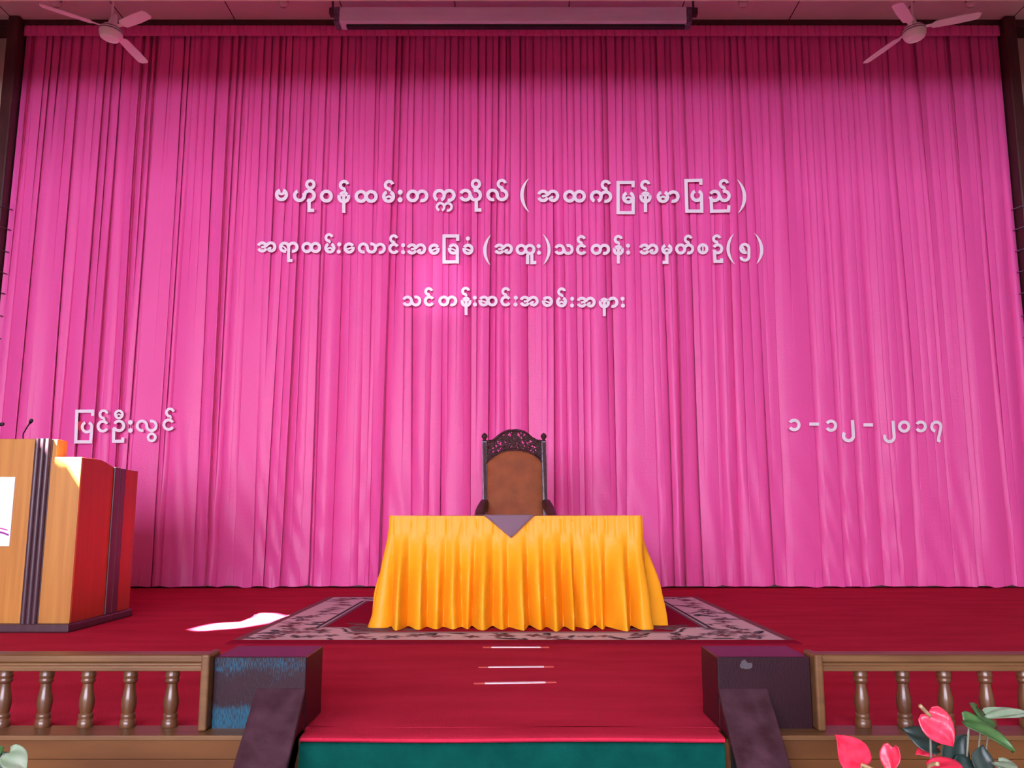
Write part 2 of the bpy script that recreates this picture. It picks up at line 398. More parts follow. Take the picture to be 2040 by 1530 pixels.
    o = MB().add(vs, fs).build('curtain_cloth', M['curtain'], smooth=True, auto=65)
    # pleated heading band along the top
    hv = []; hf = []; z1 = zb0 + .012; z0 = at_y(1020, 75, YC).z
    for i in range(NP):
        for t in (0, .03, .1, .5, .9, .97):
            W = top[i+1] - top[i]
            d = .012 * (math.exp(-t * W / .006) + math.exp(-(1 - t) * W / .006))
            x = top[i] + W * t
            for z, e in ((z1, .012), (z1 - .02, 0), ((z0 + z1) / 2, .004 * math.sin(x * 9)), (z0 + .01, 0), (z0, .012)):
                hv.append((x, YC - .05 + d + e, z))
    n = len(hv) // 5
    for c in range(n - 1):
        for k in range(4): hf.append((c*5+k, c*5+k+1, (c+1)*5+k+1, (c+1)*5+k))
    hd = MB().add(hv, hf).build('heading_band', M['curtain'], smooth=True, auto=60)
    keep(root, o, hd)
    # lashing ties along both side edges
    for s in (-1, 1):
        for k in range(16):
            z = 4.15 - k * .245 + rnd.uniform(-.01, .01)
            tb = MB().tube([(s * 5.61, YC - .02, z), (s * 5.66, YC - .135, z + .004), (s * 5.70, YC - .135, z - .004)], .006, 6)
            t = tb.build('tie', M['darkwood'] if s < 0 else M['inlay']); keep(root, t)
make_curtain()

# ------------------------------------------------------------------ lettering
YL = YC - .062
CR = {1:(530,340,7.556),2:(780,340,7.556),3:(1020,340,7.556),4:(1240,340,7.556),5:(500,450,7.556),6:(750,450,7.556),
      7:(1000,450,7.556),8:(1260,450,7.556),9:(790,555,7.556),10:(1000,555,7.556),11:(130,800,7.556),12:(1540,800,11.333),13:(1680,800,9.273)}
def arc(cx, cy, r, a0, a1, n=None):
    n = n or max(6, int(abs(a1 - a0) / 9))
    return [(cx + r * math.cos(R(a0 + (a1-a0)*k/n)), cy + r * math.sin(R(a0 + (a1-a0)*k/n))) for k in range(n + 1)]
def s2(pts): return [(p.x, p.y) for p in spline([(a, b, 0) for a, b in pts], 6)]
r0 = .74
TPL = {
 'ring': [('c', arc(0,0,r0,0,360)[:-1], 1)],
 'small': [('c', arc(0,0,.56,0,360)[:-1], .92)],
 'wa': [('c', arc(0,0,.62,0,360)[:-1], 1)],
 'ii': [('c', arc(0,0,.62,0,360)[:-1], .95), ('o', arc(0,-.42,.42,30,150), .62)],
 'ba': [('o', arc(0,0,r0,108,432), 1), ('o', s2([(-.42,.42),(-.28,.2),(0,.1),(.28,.2),(.42,.42)]), .8)],
 'pa': [('o', arc(0,0,r0,112,428), 1)],
 'ma': [('o', arc(0,0,r0,112,428), 1), ('o', arc(0,-.52,.52,25,155), .66)],
 'ha': [('o', arc(0,0,r0,112,395), 1), ('o', arc(1.52,0,r0,185,-118), 1)],
 'na': [('o', arc(0,-.08,.72,155,385), 1), ('o', arc(0,.0,.62,28,152), .8), ('o', [(-.5,.2),(.5,.2)], .6), ('o', [(0,.2),(0,-2.5)], .98)],
 'asat': [('o', arc(0,0,.57,12,285), .92), ('o', [(0.05,-.5),(.15,-.95)], .7)],
 'htha': [('c', arc(0,0,r0,0,360)[:-1], 1), ('c', arc(1.56,0,r0,0,360)[:-1], 1)],
 'ta': [('c', arc(0,0,r0,0,360)[:-1], 1), ('o', arc(1.48,0,r0,160,-112), 1)],
 'ka': [('o', arc(0,0,r0,-68,248), 1), ('o', arc(1.5,0,r0,165,-108), 1)],
 'tha': [('o', arc(0,0,r0,158,-158), 1), ('o', arc(1.55,0,r0,112,-182), 1)],
 'la': [('o', arc(0,0,r0,-72,-365), 1), ('o', arc(1.47,0,r0,178,468), 1)],
 'nga': [('o', arc(0,0,r0,30,330), 1)],
 'sa': [('c', arc(0,0,r0,0,360)[:-1], 1), ('o', [(0,.6),(0,-.6)], .5)],
 'kha': [('o', arc(0,0,r0,152,-196), 1), ('o', s2([(-.72,.12),(-.3,.02),(.1,-.12),(.55,-.22)]), .55)],
 'e': [('o', arc(0,0,r0,28,376), 1), ('o', s2([(.72,.12),(.3,.02),(-.1,-.12),(-.55,-.22)]), .55)],
 'ra': [('o', arc(0,0,r0,-70,-365), 1), ('o', s2([(-.5,.2),(-.15,.05),(.2,-.3),(.4,-.62)]), .55), ('o', [(.74,.3),(.74,-2.45),(1.45,-2.42)], .98), ('o', arc(1.52,.0,r0,160,-105), 1)],
 'a': [('o', arc(0,0,r0,160,15), 1), ('o', arc(0,0,r0,203,340), 1), ('o', s2([(-.2,-.05),(.15,-.02),(.6,.1),(1.0,.38)]), .75), ('o', arc(1.55,0,r0,150,-95), 1), ('o', s2([(1.5,-.74),(1.18,-.62),(1.12,-.36),(1.36,-.2),(1.62,-.25)]), .8)],
 'aa': [('o', arc(0,0,r0,150,-110), 1)],
 'o': [('o', arc(0,0,r0,155,-165), 1)],
 'nya': [('o', arc(0,0,r0,152,-170), 1), ('o', arc(1.58,0,r0,112,-182), 1)],
 'one': [('o', arc(0,0,r0,150,-150), 1)],
 'visarga': [],
}
def glyph(crop, rad, items, sw=.52):
    """one cut-out letter: strokes as slabs; returns MB in world space"""
    ox, oy, sc_ = CR[crop]; mb = MB(); q = 0
    def W(x, y, yy):
        return at_y(ox + x / sc_, oy + y / sc_, yy)
    TH = .018
    def slab(L_, R_, closed):
        nonlocal q
        yy0 = YL - q * .0004; yy1 = YL + TH; q += 1
        n = len(L_); vs = []
        for P_, y_ in ((L_, yy0), (R_, yy0), (L_, yy1), (R_, yy1)): vs += [tuple(W(a, b, y_)) for a, b in P_]
        fs = []
        for i in range(n if closed else n - 1):
            j = (i + 1) % n
            fs += [(i, j, n+j, n+i), (2*n+j, 2*n+i, 3*n+i, 3*n+j), (i, 2*n+i, 2*n+j, j), (n+i, n+j, 3*n+j, 3*n+i)]
        if not closed: fs += [(0, n, 3*n, 2*n), (n-1, 3*n-1, 4*n-1, 2*n-1)]
        mb.add(vs, fs)
    def ribbon(P, wd, closed):
        n = len(P); L_ = []; R_ = []
        for i in range(n):
            a = P[(i-1) % n] if (closed or i) else P[0]; b = P[i]; c = P[(i+1) % n] if (closed or i < n-1) else P[-1]
            d1 = Vector((b[0]-a[0], b[1]-a[1])); d2 = Vector((c[0]-b[0], c[1]-b[1]))
            if d1.length < 1e-6: d1 = d2
            if d2.length < 1e-6: d2 = d1
            d1.normalize(); d2.normalize(); t = (d1 + d2)
            t = d1 if t.length < 1e-4 else t.normalized()
            k = min(1.6, 1 / max(.3, t.dot(d1))); nx, ny = -t.y * wd/2 * k, t.x * wd/2 * k
            L_.append((b[0]+nx, b[1]+ny)); R_.append((b[0]-nx, b[1]-ny))
        slab(L_, R_, closed)
    for it in items:
        k = it[0]
        if k == 'L': ribbon(list(it[1]), (it[2] if len(it) > 2 else sw * rad), False)
        elif k == 'A': ribbon([(x, 2*it[2]-y) for x, y in arc(it[1], it[2], it[3], it[4], it[5])], it[6] if len(it) > 6 else sw * rad, False)
        elif k == 'D':
            vs = []; n = 20; yy0 = YL; 
            for y_ in (YL, YL + TH): vs += [tuple(W(it[1] + it[3]*math.cos(2*PI*i/n), it[2] + it[3]*math.sin(2*PI*i/n), y_)) for i in range(n)]
            mb.add(vs, [tuple(range(n)), tuple(range(2*n-1, n-1, -1))] + [(i, n+i, n+(i+1)%n, (i+1)%n) for i in range(n)])
        elif k == 'C':   # bracket: crescent through top, mid-outer, bottom
            (x0, y0), (x1, y1), xo, wd = it[1:5]; L_ = []; R_ = []; n = 18; sg = 1 if xo > x0 else -1
            for i in range(n + 1):
                u = i / n; b = 4 * u * (1 - u); x = x0 + (x1-x0)*u; y = y0 + (y1-y0)*u
                L_.append((x + (xo - (x0+x1)/2) * (b ** .85), y)); R_.append((x + (xo - sg*wd - (x0+x1)/2) * (b ** .95) - sg*.5, y))
            slab(L_, R_, False)
        else:
            cx, cy = it[1], it[2]; rr = it[3] if len(it) > 3 else rad; sp = it[4] if len(it) > 4 else None
            for typ, P, wk in TPL[k]:
                ribbon([(cx + x * rr, cy - y * rr) for x, y in P], wk * sw * rr, typ == 'c')
    return mb
def dots(x0, y0, x1, y1, r): return [('D', x0, y0, r), ('D', x1, y1, r), ('L', [(x0, y0 + r - 3), (x1, y1 - r + 3)], 7)]
L1 = [ (1,98,[('ba',233,362)],'disc with a notched top and a smile shaped hole'),
 (1,98,[('ha',503,375),('small',667,207),('L',[(648,440),(648,598),(724,598)])],'double loop under a small ring'),
 (1,98,[('ring',908,383)],'plain single ring'),
 (1,98,[('na',1170,388),('asat',1175,217)],'knot with straight tail and hook above'),
 (1,98,[('htha',1430,388)],'two full rings side by side'),
 (1,98,[('ma',1845,388),('asat',1852,217)],'notched ring under an open hook'),
 (2,98,dots(131,325,128,438,38),'pair of stacked dots'),
 (2,96,[('ta',318,380)],'ring joined to an open loop'),
 (2,98,[('ka',720,372),('ka',738,545,74)],'two stacked pairs of open loops'),
 (2,98,[('tha',1112,368),('small',1270,200),('L',[(1275,450),(1275,594),(1352,592)])],'double wave under a small ring'),
 (2,96,[('la',1522,365),('asat',1660,200)],'S shaped double loop under a hook'),
 (3,98,[('C',(255,115),(264,630),122,54)],'opening bracket'),
 (3,95,[('a',468,380)],'curled double loop'),
 (3,96,[('htha',866,385)],'two full rings side by side'),
 (3,96,[('ka',1268,390),('asat',1412,215)],'pair of loops open below under a hook'),
 (3,96,[('L',[(1822,250),(1822,178),(1598,178),(1598,632),(1825,632),(1825,400)]),('ma',1752,402)],'tall box frame enclosing a notched ring'),
 (4,94,[('na',347,390),('asat',345,215)],'knot with straight tail and hook above'),
 (4,96,[('ma',610,392),('aa',765,390)],'notched ring joined to an open loop'),
 (4,96,[('L',[(1180,212),(1180,145),(955,150),(970,608),(1195,608),(1190,390)]),('pa',1120,375)],'tall box frame enclosing an open cup'),
 (4,94,[('nya',1388,380),('asat',1528,200),('L',[(1335,410),(1342,610),(1597,605),(1603,522)])],'double loop with a boxy foot and hook above'),
 (4,98,[('C',(1718,125),(1738,645),1865,54)],'closing bracket')]
L2 = [ (5,83,[('a',170,317)],'curled double loop'),
 (5,83,[('ra',505,320)],'double loop split by a long angled stem'),
 (5,83,[('htha',842,325)],'two full rings side by side'),
 (5,83,[('ma',1187,332),('asat',1175,178)],'notched ring under an open hook'),
 (5,83,dots(1328,278,1320,388,31),'pair of stacked dots'),
 (5,84,[('e',1477,333)],'slit disc opening to the right'),
 (5,83,[('la',1692,333),('aa',1945,338)],'chain of three open loops'),
 (6,83,[('nga',262,340),('asat',260,195)],'C shaped ring under a hook'),
 (6,83,dots(401,290,401,395,31),'pair of stacked dots'),
 (6,83,[('a',535,347)],'curled double loop'),
 (6,84,[('e',868,350)],'slit disc opening to the right'),
 (6,83,[('L',[(1222,225),(1222,152),(1018,152),(1018,542),(1217,542),(1217,360)],50),('kha',1158,348)],'tall box frame enclosing a slit disc'),
 (6,83,[('kha',1378,352),('D',1375,190,31),('L',[(1375,215),(1375,275)],7)],'slit disc with one dot above'),
 (6,83,[('C',(1728,130),(1722,600),1605,50)],'opening bracket'),
 (6,80,[('a',1850,347)],'curled double loop'),
 (7,83,[('htha',290,355,83),('L',[(385,430),(385,575)],48),('L',[(450,430),(450,553),(516,550)],48)],'two rings standing on two short legs'),
 (7,83,dots(552,305,557,405,31),'pair of stacked dots'),
 (7,83,[('C',(612,122),(615,590),733,48)],'closing bracket'),
 (7,82,[('tha',868,355)],'wave of two open loops'),
 (7,82,[('nga',1198,355),('asat',1195,205)],'C shaped ring under a hook'),
 (7,83,[('ta',1420,353)],'ring joined to an open loop'),
 (7,84,[('na',1752,357),('asat',1752,205)],'knot with straight tail and hook above'),
 (7,83,dots(1897,297,1900,402,31),'pair of stacked dots'),
 (8,83,[('a',178,350)],'curled double loop'),
 (8,84,[('ma',517,350),('L',[(518,420),(518,548),(452,548)],48)],'notched ring on a leg with a left foot'),
 (8,82,[('ta',725,347),('asat',840,200)],'ring and open loop under a hook'),
 (8,83,[('sa',1060,345)],'ring split by an upright bar'),
 (8,82,[('o',1283,345),('asat',1268,195),('L',[(1235,368),(1243,535),(1342,535),(1342,488)],48)],'open loop with a boxy foot and hook above'),
 (8,83,[('C',(1530,116),(1546,582),1415,50)],'opening bracket'),
 (8,83,[('A',1690,340,62,-60,-360,44),('L',[(1752,330),(1752,460)],44),('A',1692,455,62,0,-170,44),('L',[(1640,310),(1668,330),(1690,390)],30)],'spiral numeral with a curled tail'),
 (8,83,[('C',(1832,106),(1862,577),1970,50)],'closing bracket')]
L3 = [ (9,81,[('tha',165,337)],'wave of two open loops'),
 (9,81,[('nga',493,337),('asat',485,195)],'C shaped ring under a hook'),
 (9,81,[('ta',712,337)],'ring joined to an open loop'),
 (9,82,[('na',1047,342),('asat',1040,190)],'knot with straight tail and hook above'),
 (9,81,dots(1177,287,1180,390,31),'pair of stacked dots'),
 (9,81,[('kha',1315,338),('ring',1440,338)],'slit disc joined to a full ring'),
 (9,81,[('nga',1645,337),('asat',1645,195)],'C shaped ring under a hook'),
 (9,81,dots(1795,287,1790,390,31),'pair of stacked dots'),
 (10,81,[('a',345,340)],'curled double loop'),
 (10,82,[('kha',685,345)],'slit disc'),
 (10,82,[('ma',898,350),('asat',900,200)],'notched ring under an open hook'),
 (10,82,dots(1057,303,1055,405,30),'pair of stacked dots'),
 (10,81,[('a',1203,355)],'curled double loop'),
 (10,84,[('na',1540,357),('aa',1668,357)],'knot with straight tail joined to an open loop'),
 (10,82,dots(1815,303,1820,407,31),'pair of stacked dots')]
L4 = [ (11,98,[('L',[(412,215),(412,145),(175,145),(157,607),(383,607),(398,380)],48),('pa',328,385)],'tall box frame enclosing an open cup'),
 (11,98,[('nga',565,372),('asat',577,192)],'C shaped ring under a hook'),
 (11,98,[('ii',807,193,88),('o',808,365),('L',[(732,395),(726,597),(865,597),(868,540)],46)],'open loop with boxy foot under a barred ring'),
 (11,98,dots(980,312,980,435,36),'pair of stacked dots'),
 (11,97,[('la',1155,365),('wa',1302,538,88)],'S shaped double loop over a small ring'),
 (11,96,[('nga',1555,348),('asat',1577,165)],'C shaped ring under a hook')]
L5 = [ (12,145,[('one',478,528)],'numeral like a C facing left'),
 (12,145,[('L',[(820,508),(1038,508)],72)],'short dash'),
 (12,140,[('one',1310,545)],'numeral like a C facing left'),
 (12,145,[('L',[(1795,418),(1805,600),(1815,770)],76),('A',1704,770,112,0,-218,76)],'J shaped numeral'),
 (13,115,[('L',[(372,432),(548,432)],60)],'short dash'),
 (13,115,[('L',[(918,355),(928,500),(940,655)],58),('A',852,652,88,0,-205,58)],'J shaped numeral'),
 (13,115,[('ring',1125,462)],'plain ring numeral'),
 (13,112,[('one',1432,460)],'numeral like a C facing left'),
 (13,115,[('A',1720,465,86,-105,-350,56),('L',[(1803,440),(1800,500),(1762,660),(1755,720),(1795,735)],54)],'numeral with round head and slanting tail')]
ORD = ['first','second','third','fourth','fifth','sixth','seventh','eighth','ninth','tenth','eleventh','twelfth','thirteenth','fourteenth','fifteenth',
       'sixteenth','seventeenth','eighteenth','nineteenth','twentieth','twenty-first','twenty-second','twenty-third','twenty-fourth','twenty-fifth',
       'twenty-sixth','twenty-seventh','twenty-eighth','twenty-ninth','thirtieth','thirty-first']
for rows, where, grp, sw in ((L1,'top line','white letters of the top line on the curtain',.52),(L2,'middle line','white letters of the middle line on the curtain',.55),
        (L3,'bottom line','white letters of the bottom line on the curtain',.55),(L4,'low left word','white letters of the low left word on the curtain',.44),
        (L5,'low right date','white numerals of the low right date on the curtain',.5)):
    for i, (cr, rad, items, shape) in enumerate(rows):
        o = glyph(cr, rad, items, sw).build('letter_cutout' if where != 'low right date' else 'numeral_cutout', M['letter'])
        c = sum((Vector(v.co) for v in o.data.vertices), Vector()) / len(o.data.vertices)
        o.data.transform(Matrix.Translation(-c)); o.location = c
        tag(o, 'white %s, %s in the %s' % (shape, ORD[i], where), 'letter' if where != 'low right date' else 'numeral', grp)
# scrap of red paper behind the first letter of the left word
a = at_y(155, 840, YL + .02); b = at_y(166, 857, YL + .02)
tag(MB().box(a.x, b.x, YL + .02, YL + .024, b.z, a.z).build('paper_scrap', M['redpaper']), 'small red paper scrap behind the box letter of the left word', 'paper')

# ------------------------------------------------------------------ projector screen, fans, ceiling lamps
def screen():
    y = 8.6; root = empty('projector_screen', (0, y, ZC), 'long white rolled-up projection screen case hanging below the ceiling', 'projector screen')
    a = at_y(665, 14, y); b = at_y(1380, 43, y)
    pr = [(y, b.z), (y, a.z), (y + .05, a.z + .03), (y + .15, a.z + .03), (y + .17, b.z)]
    keep(root, MB().prism(pr, 'x', a.x + .06, b.x - .06).build('case', M['case'], bevel=.012))
    for x0, x1 in ((a.x, a.x + .062), (b.x - .062, b.x)):
        keep(root, MB().prism([(p[0], p[1]) for p in pr], 'x', x0, x1).build('end_cap', M['inlay'], bevel=.008))
    c = at_y(690, 43, y + .06); d = at_y(1365, 54, y + .06)
    keep(root, MB().box(c.x, d.x, y + .05, y + .12, d.z, c.z + .04).build('screen_roll', M['black'], bevel=.01))
    for x in (a.x - .03, b.x + .03):
        keep(root, MB().tube([(x, y + .08, ZC), (x, y + .08, a.z - .02)], .012, 8).box(x - .03, x + .04, y + .04, y + .12, a.z - .05, a.z + .02).build('bracket', M['darkwood']))
screen()
def fan(cx, rot, label, tilt):
    y = 7.7; zc = 5.40
    root = empty('ceiling_fan', (cx, y, ZC), label, 'ceiling fan', 'ceiling fans above the stage')
    Mx = Matrix.Translation((0, 0, zc - ZC)) @ Matrix.Rotation(R(tilt), 4, 'Y')
    MB().lathe([(.012, 0), (.012, -(ZC - zc) + .16)], 10).lathe([(.05, 0), (.05, -.02), (.02, -.07)], 16).build('rod', M['white'], root, smooth=True, auto=40)
    MB().lathe([(.018, .20), (.03, .17), (.045, .10), (.052, .06)], 24, Mx).build('canopy', M['white'], root, smooth=True, auto=40)
    MB().lathe([(.03, .075), (.08, .068), (.1, .045), (.109, .018), (.109, -.005), (.1, -.035), (.085, -.058), (.06, -.068), (.055, -.062), (.0, -.062)], 36, Mx).build('motor', M['white'], root, smooth=True, auto=35)
    MB().lathe([(.1085, .024), (.1115, .020), (.1115, .014), (.1085, .010)], 36, Mx, cap=False).lathe([(.099, .048), (.103, .045), (.105, .039), (.104, .036)], 36, Mx, cap=False).build('ring', M['fanline'], root, smooth=True)
    for k in range(3):
        A = Mx @ Matrix.Rotation(R(rot + 120 * k), 4, 'Z') @ Matrix.Translation((0, 0, .05)) @ Matrix.Rotation(R(-9), 4, 'X')
        pts = [(.09, -.016), (.17, -.02), (.20, -.05), (.42, -.058), (.60, -.052), (.63, -.03), (.63, .03), (.60, .052), (.42, .058), (.20, .05), (.17, .02), (.09, .016)]
        MB().prism(pts, 'z', -.003, .003, A).build('blade', M['white'], root)
fan(-3.91, -35, 'white ceiling fan hanging over the left end of the curtain', 8)
fan(3.92, -8, 'white ceiling fan hanging over the right end of the curtain', -8)
for px, lab in ((113, 'small round ceiling lamp nearest the left post'), (565, 'small round ceiling lamp left of the projector screen'),
                (1480, 'small round ceiling lamp just right of the projector screen'), (1933, 'small round ceiling lamp near the right post')):
    p = at_z(px, -4, ZC)
    r_ = empty('ceiling_lamp', (p.x, p.y, ZC), lab, 'ceiling lamp', 'round lamps under the stage ceiling')
    MB().lathe([(.06, 0), (.06, -.02), (.035, -.035)], 20).build('lamp_base', M['darkwood'], r_, smooth=True, auto=40)
    MB().lathe([(.03, -.03), (.052, -.05), (.055, -.075), (.04, -.1), (.0, -.11)], 20).build('bulb', M['glass'], r_, smooth=True)

# ------------------------------------------------------------------ carpet, rug, tape
def carpet():
    # covers the stage, its front edge curls over the lip between the stair blocks
    mb = MB(); nx = 60
    mb.box(-XW + .02, XW - .02, YS + .12, 9.40, -.012, 0)
    prof = [(YS + .12, 0), (YS + .02, .0), (YS - .012, .0), (YS - .026, -.004), (YS - .03, -.012), (YS - .022, -.018)]
    vs = []; fs = []; n = len(prof)
    for i in range(nx + 1):
        x = -.735 + 1.47 * i / nx; e = abs(i / nx - .5) * 2; lift = 0
        for y, z in prof: vs.append((x, y + .008 * math.sin(x * 6), z + lift * (1 if z > -.01 else .6) * (y < YS + .05) ))
    for i in range(nx):
        for k in range(n - 1): fs.append((i*n+k, i*n+k+1, (i+1)*n+k+1, (i+1)*n+k))
    mb.add(vs, fs)
    o = mb.build('carpet', M['carpet'], smooth=True, auto=40)
    tag(o, 'red carpet covering the whole stage floor', 'carpet')
carpet()

def rug():
    x0, x1, y0, y1 = -1.70, 1.72, 5.23, 8.15
    st = .0125; nx = int((x1 - x0) / st); ny = int((y1 - y0) / st); rr = random.Random(3)
    cream, mauve, brown, grey, dark, red, deep = (.74,.60,.64), (.29,.145,.17), (.19,.075,.085), (.17,.14,.17), (.055,.045,.06), (.30,.008,.035), (.20,.006,.024)
    bx0, bx1, by0, by1 = x0 + .06, x1 - .06, y0 + .14, y1 - .06   # cream border outer
    bw = .31
    flowers = []
    def along(xa, ya, xb, yb):
        L_ = math.hypot(xb-xa, yb-ya); k = int(L_ / .17)
        for i in range(k + 1):
            u = i / k; flowers.append((xa+(xb-xa)*u + rr.uniform(-.05,.05), ya+(yb-ya)*u + rr.uniform(-.05,.05), rr.uniform(.06,.105), rr.uniform(0,6.3), rr.choice((mauve, brown, mauve, grey)), rr.choice((5,6))))
    m_ = bw / 2
    along(bx0+m_, by0+m_, bx1-m_, by0+m_); along(bx0+m_, by1-m_, bx1-m_, by1-m_); along(bx0+m_, by0+m_, bx0+m_, by1-m_); along(bx1-m_, by0+m_, bx1-m_, by1-m_)
    for sx in (0, 1):
        for k in range(9):
            X = (bx0 + rr.uniform(.25, .7)) if sx == 0 else (bx1 - rr.uniform(.25, .7))
            flowers.append((X, by0 + rr.uniform(.2, .55), rr.uniform(.05,.1), rr.uniform(0,6.3), rr.choice((mauve, brown, grey)), 5))
    leaves = [(rr.uniform(bx0, bx1), rr.choice((by0 + rr.uniform(.03, bw-.02), by1 - rr.uniform(.03, bw-.02))), rr.uniform(0, 3.1), rr.uniform(.045, .09)) for _ in range(60)]
    leaves += [(rr.choice((bx0 + rr.uniform(.03, bw-.02), bx1 - rr.uniform(.03, bw-.02))), rr.uniform(by0, by1), rr.uniform(0, 3.1), rr.uniform(.045, .09)) for _ in range(50)]
    fieldleaf = [(rr.choice((bx0 + rr.uniform(.5, 1.0), bx1 - rr.uniform(.5, 1.0))), by0 + rr.uniform(.35, .8), rr.uniform(0, 3.1), rr.uniform(.06, .12)) for _ in range(26)]
    fieldleaf += [(rr.uniform(bx0+.4, bx1-.4), by1 - rr.uniform(.33, .55), rr.uniform(-.4, .4), rr.uniform(.06, .12)) for _ in range(22)]
    cells = {}
    def put(L_, tagc):
        for f in L_:
            for a in (-1, 0, 1):
                for b in (-1, 0, 1): cells.setdefault((tagc, int(f[0]*5)+a, int(f[1]*5)+b), []).append(f)
    put(flowers, 'f'); put(leaves, 'l'); put(fieldleaf, 'g')
    def colour(x, y):
        if not (bx0 < x < bx1 and by0 < y < by1):
            return deep if (y < y0 + .02) else red if y < by0 else (.26,.10,.13)
        d = min(x - bx0, bx1 - x, y - by0, by1 - y)
        # scalloped medallion corners at the near side
        lobe = False; edge = 9
        for cx in (bx0, bx1):
            dx, dy = abs(x - cx), y - by0
            r_ = math.hypot(dx * .80, dy * 1.02); th = math.atan2(dy, dx)
            e = r_ - (.62 + .05 * math.sin(th * 9)); edge = min(edge, e)
        base = None
        if d < bw or edge < 0: base = cream
        elif d < bw + .022 or edge < .022: return dark
        elif d < bw + .042 or edge < .042: return cream
        elif d < bw + .058 or edge < .058: return grey
        if base is None:
            for f in cells.get(('g', int(x*5), int(y*5)), ()):
                u = (x-f[0])*math.cos(f[2]) + (y-f[1])*math.sin(f[2]); v = -(x-f[0])*math.sin(f[2]) + (y-f[1])*math.cos(f[2])
                if (u/f[3])**2 + (v/(f[3]*.42))**2 < 1: return brown if u > 0 else grey
            return red
        for f in cells.get(('f', int(x*5), int(y*5)), ()):
            dx, dy = x - f[0], y - f[1]; r_ = math.hypot(dx, dy); a_ = math.atan2(dy, dx) * f[5] + f[3]
            lim = f[2] * (.72 + .28 * math.cos(a_))
            if r_ < lim: return brown if r_ < f[2]*.25 else (f[4] if r_ < lim*.78 else tuple(c*.5+.5*k for c, k in zip(f[4], cream)))
        for f in cells.get(('l', int(x*5), int(y*5)), ()):
            u = (x-f[0])*math.cos(f[2]) + (y-f[1])*math.sin(f[2]); v = -(x-f[0])*math.sin(f[2]) + (y-f[1])*math.cos(f[2])
            if (u/f[3])**2 + (v/(f[3]*.36))**2 < 1: return dark if v < 0 else grey
        return cream
    vs = []; cs = []; fs = []
    for j in range(ny + 1):
        for i in range(nx + 1):
            x = x0 + (x1-x0)*i/nx; y = y0 + (y1-y0)*j/ny
            vs.append((x, y, .009)); cs.append(colour(x, y))
    for j in range(ny):
        for i in range(nx):
            k = j*(nx+1)+i; fs.append((k, k+1, k+nx+2, k+nx+1))
    ntop = len(vs)
    ring = [j*(nx+1) for j in range(ny)] ; 
    border = list(range(0, nx)) + [j*(nx+1)+nx for j in range(ny)] + [ny*(nx+1)+i for i in range(nx, 0, -1)] + [j*(nx+1) for j in range(ny, 0, -1)]
    for b in border: vs.append((vs[b][0], vs[b][1], .0005)); cs.append(deep)
    nb = len(border)
    for i in range(nb): fs.append((border[i], ntop + i, ntop + (i+1) % nb, border[(i+1) % nb]))
    m = mat('floral_rug_pile', (.5, .1, .1), rough=.95, spec=.05, bump=.4, bscale=(150,150,150), bdist=.004)
    at = m.node_tree.nodes.new('ShaderNodeVertexColor'); at.layer_name = 'weave'
    m.node_tree.links.new(at.outputs['Color'], m.node_tree.nodes['Principled BSDF'].inputs['Base Color'])
    o = MB().add(vs, fs).build('rug', m)
    ca = o.data.color_attributes.new('weave', 'FLOAT_COLOR', 'POINT')
    flat = [];  [flat.extend((*c, 1)) for c in cs]
    ca.data.foreach_set('color', flat)
    tag(o, 'floral rug with cream border and red field under the gold table', 'rug')
rug()
for px0, px1, py, sl, lab in ((962, 1094, 1290, 0, 'thin white tape strip on red carpet, farthest of three'), (953, 1103, 1329.5, -1, 'thin white tape strip on red carpet, middle of three'),
                          (944, 1108, 1361, -2, 'thin white tape strip on red carpet, nearest of three')):
    a = at_z(px0, py - sl * .6, 0); b = at_z(px1, py + sl * .6, 0); L_ = b - a
    r_ = empty('tape_strip', tuple(a), lab, 'tape', 'tape strips on the carpet'); r_.rotation_euler = (0, 0, math.atan2(L_.y, L_.x))
    n = L_.length; h = .016 if py < 1300 else .014
    MB().box(.05, n - .05, -h, h, .0005, .004).build('tape', M['tape'], r_)
    MB().box(0, .05, -h, h, .0005, .0035).build('tape_end', M['tapered'], r_); MB().box(n - .05, n, -h, h, .0005, .0035).build('tape_end', M['tapered'], r_)

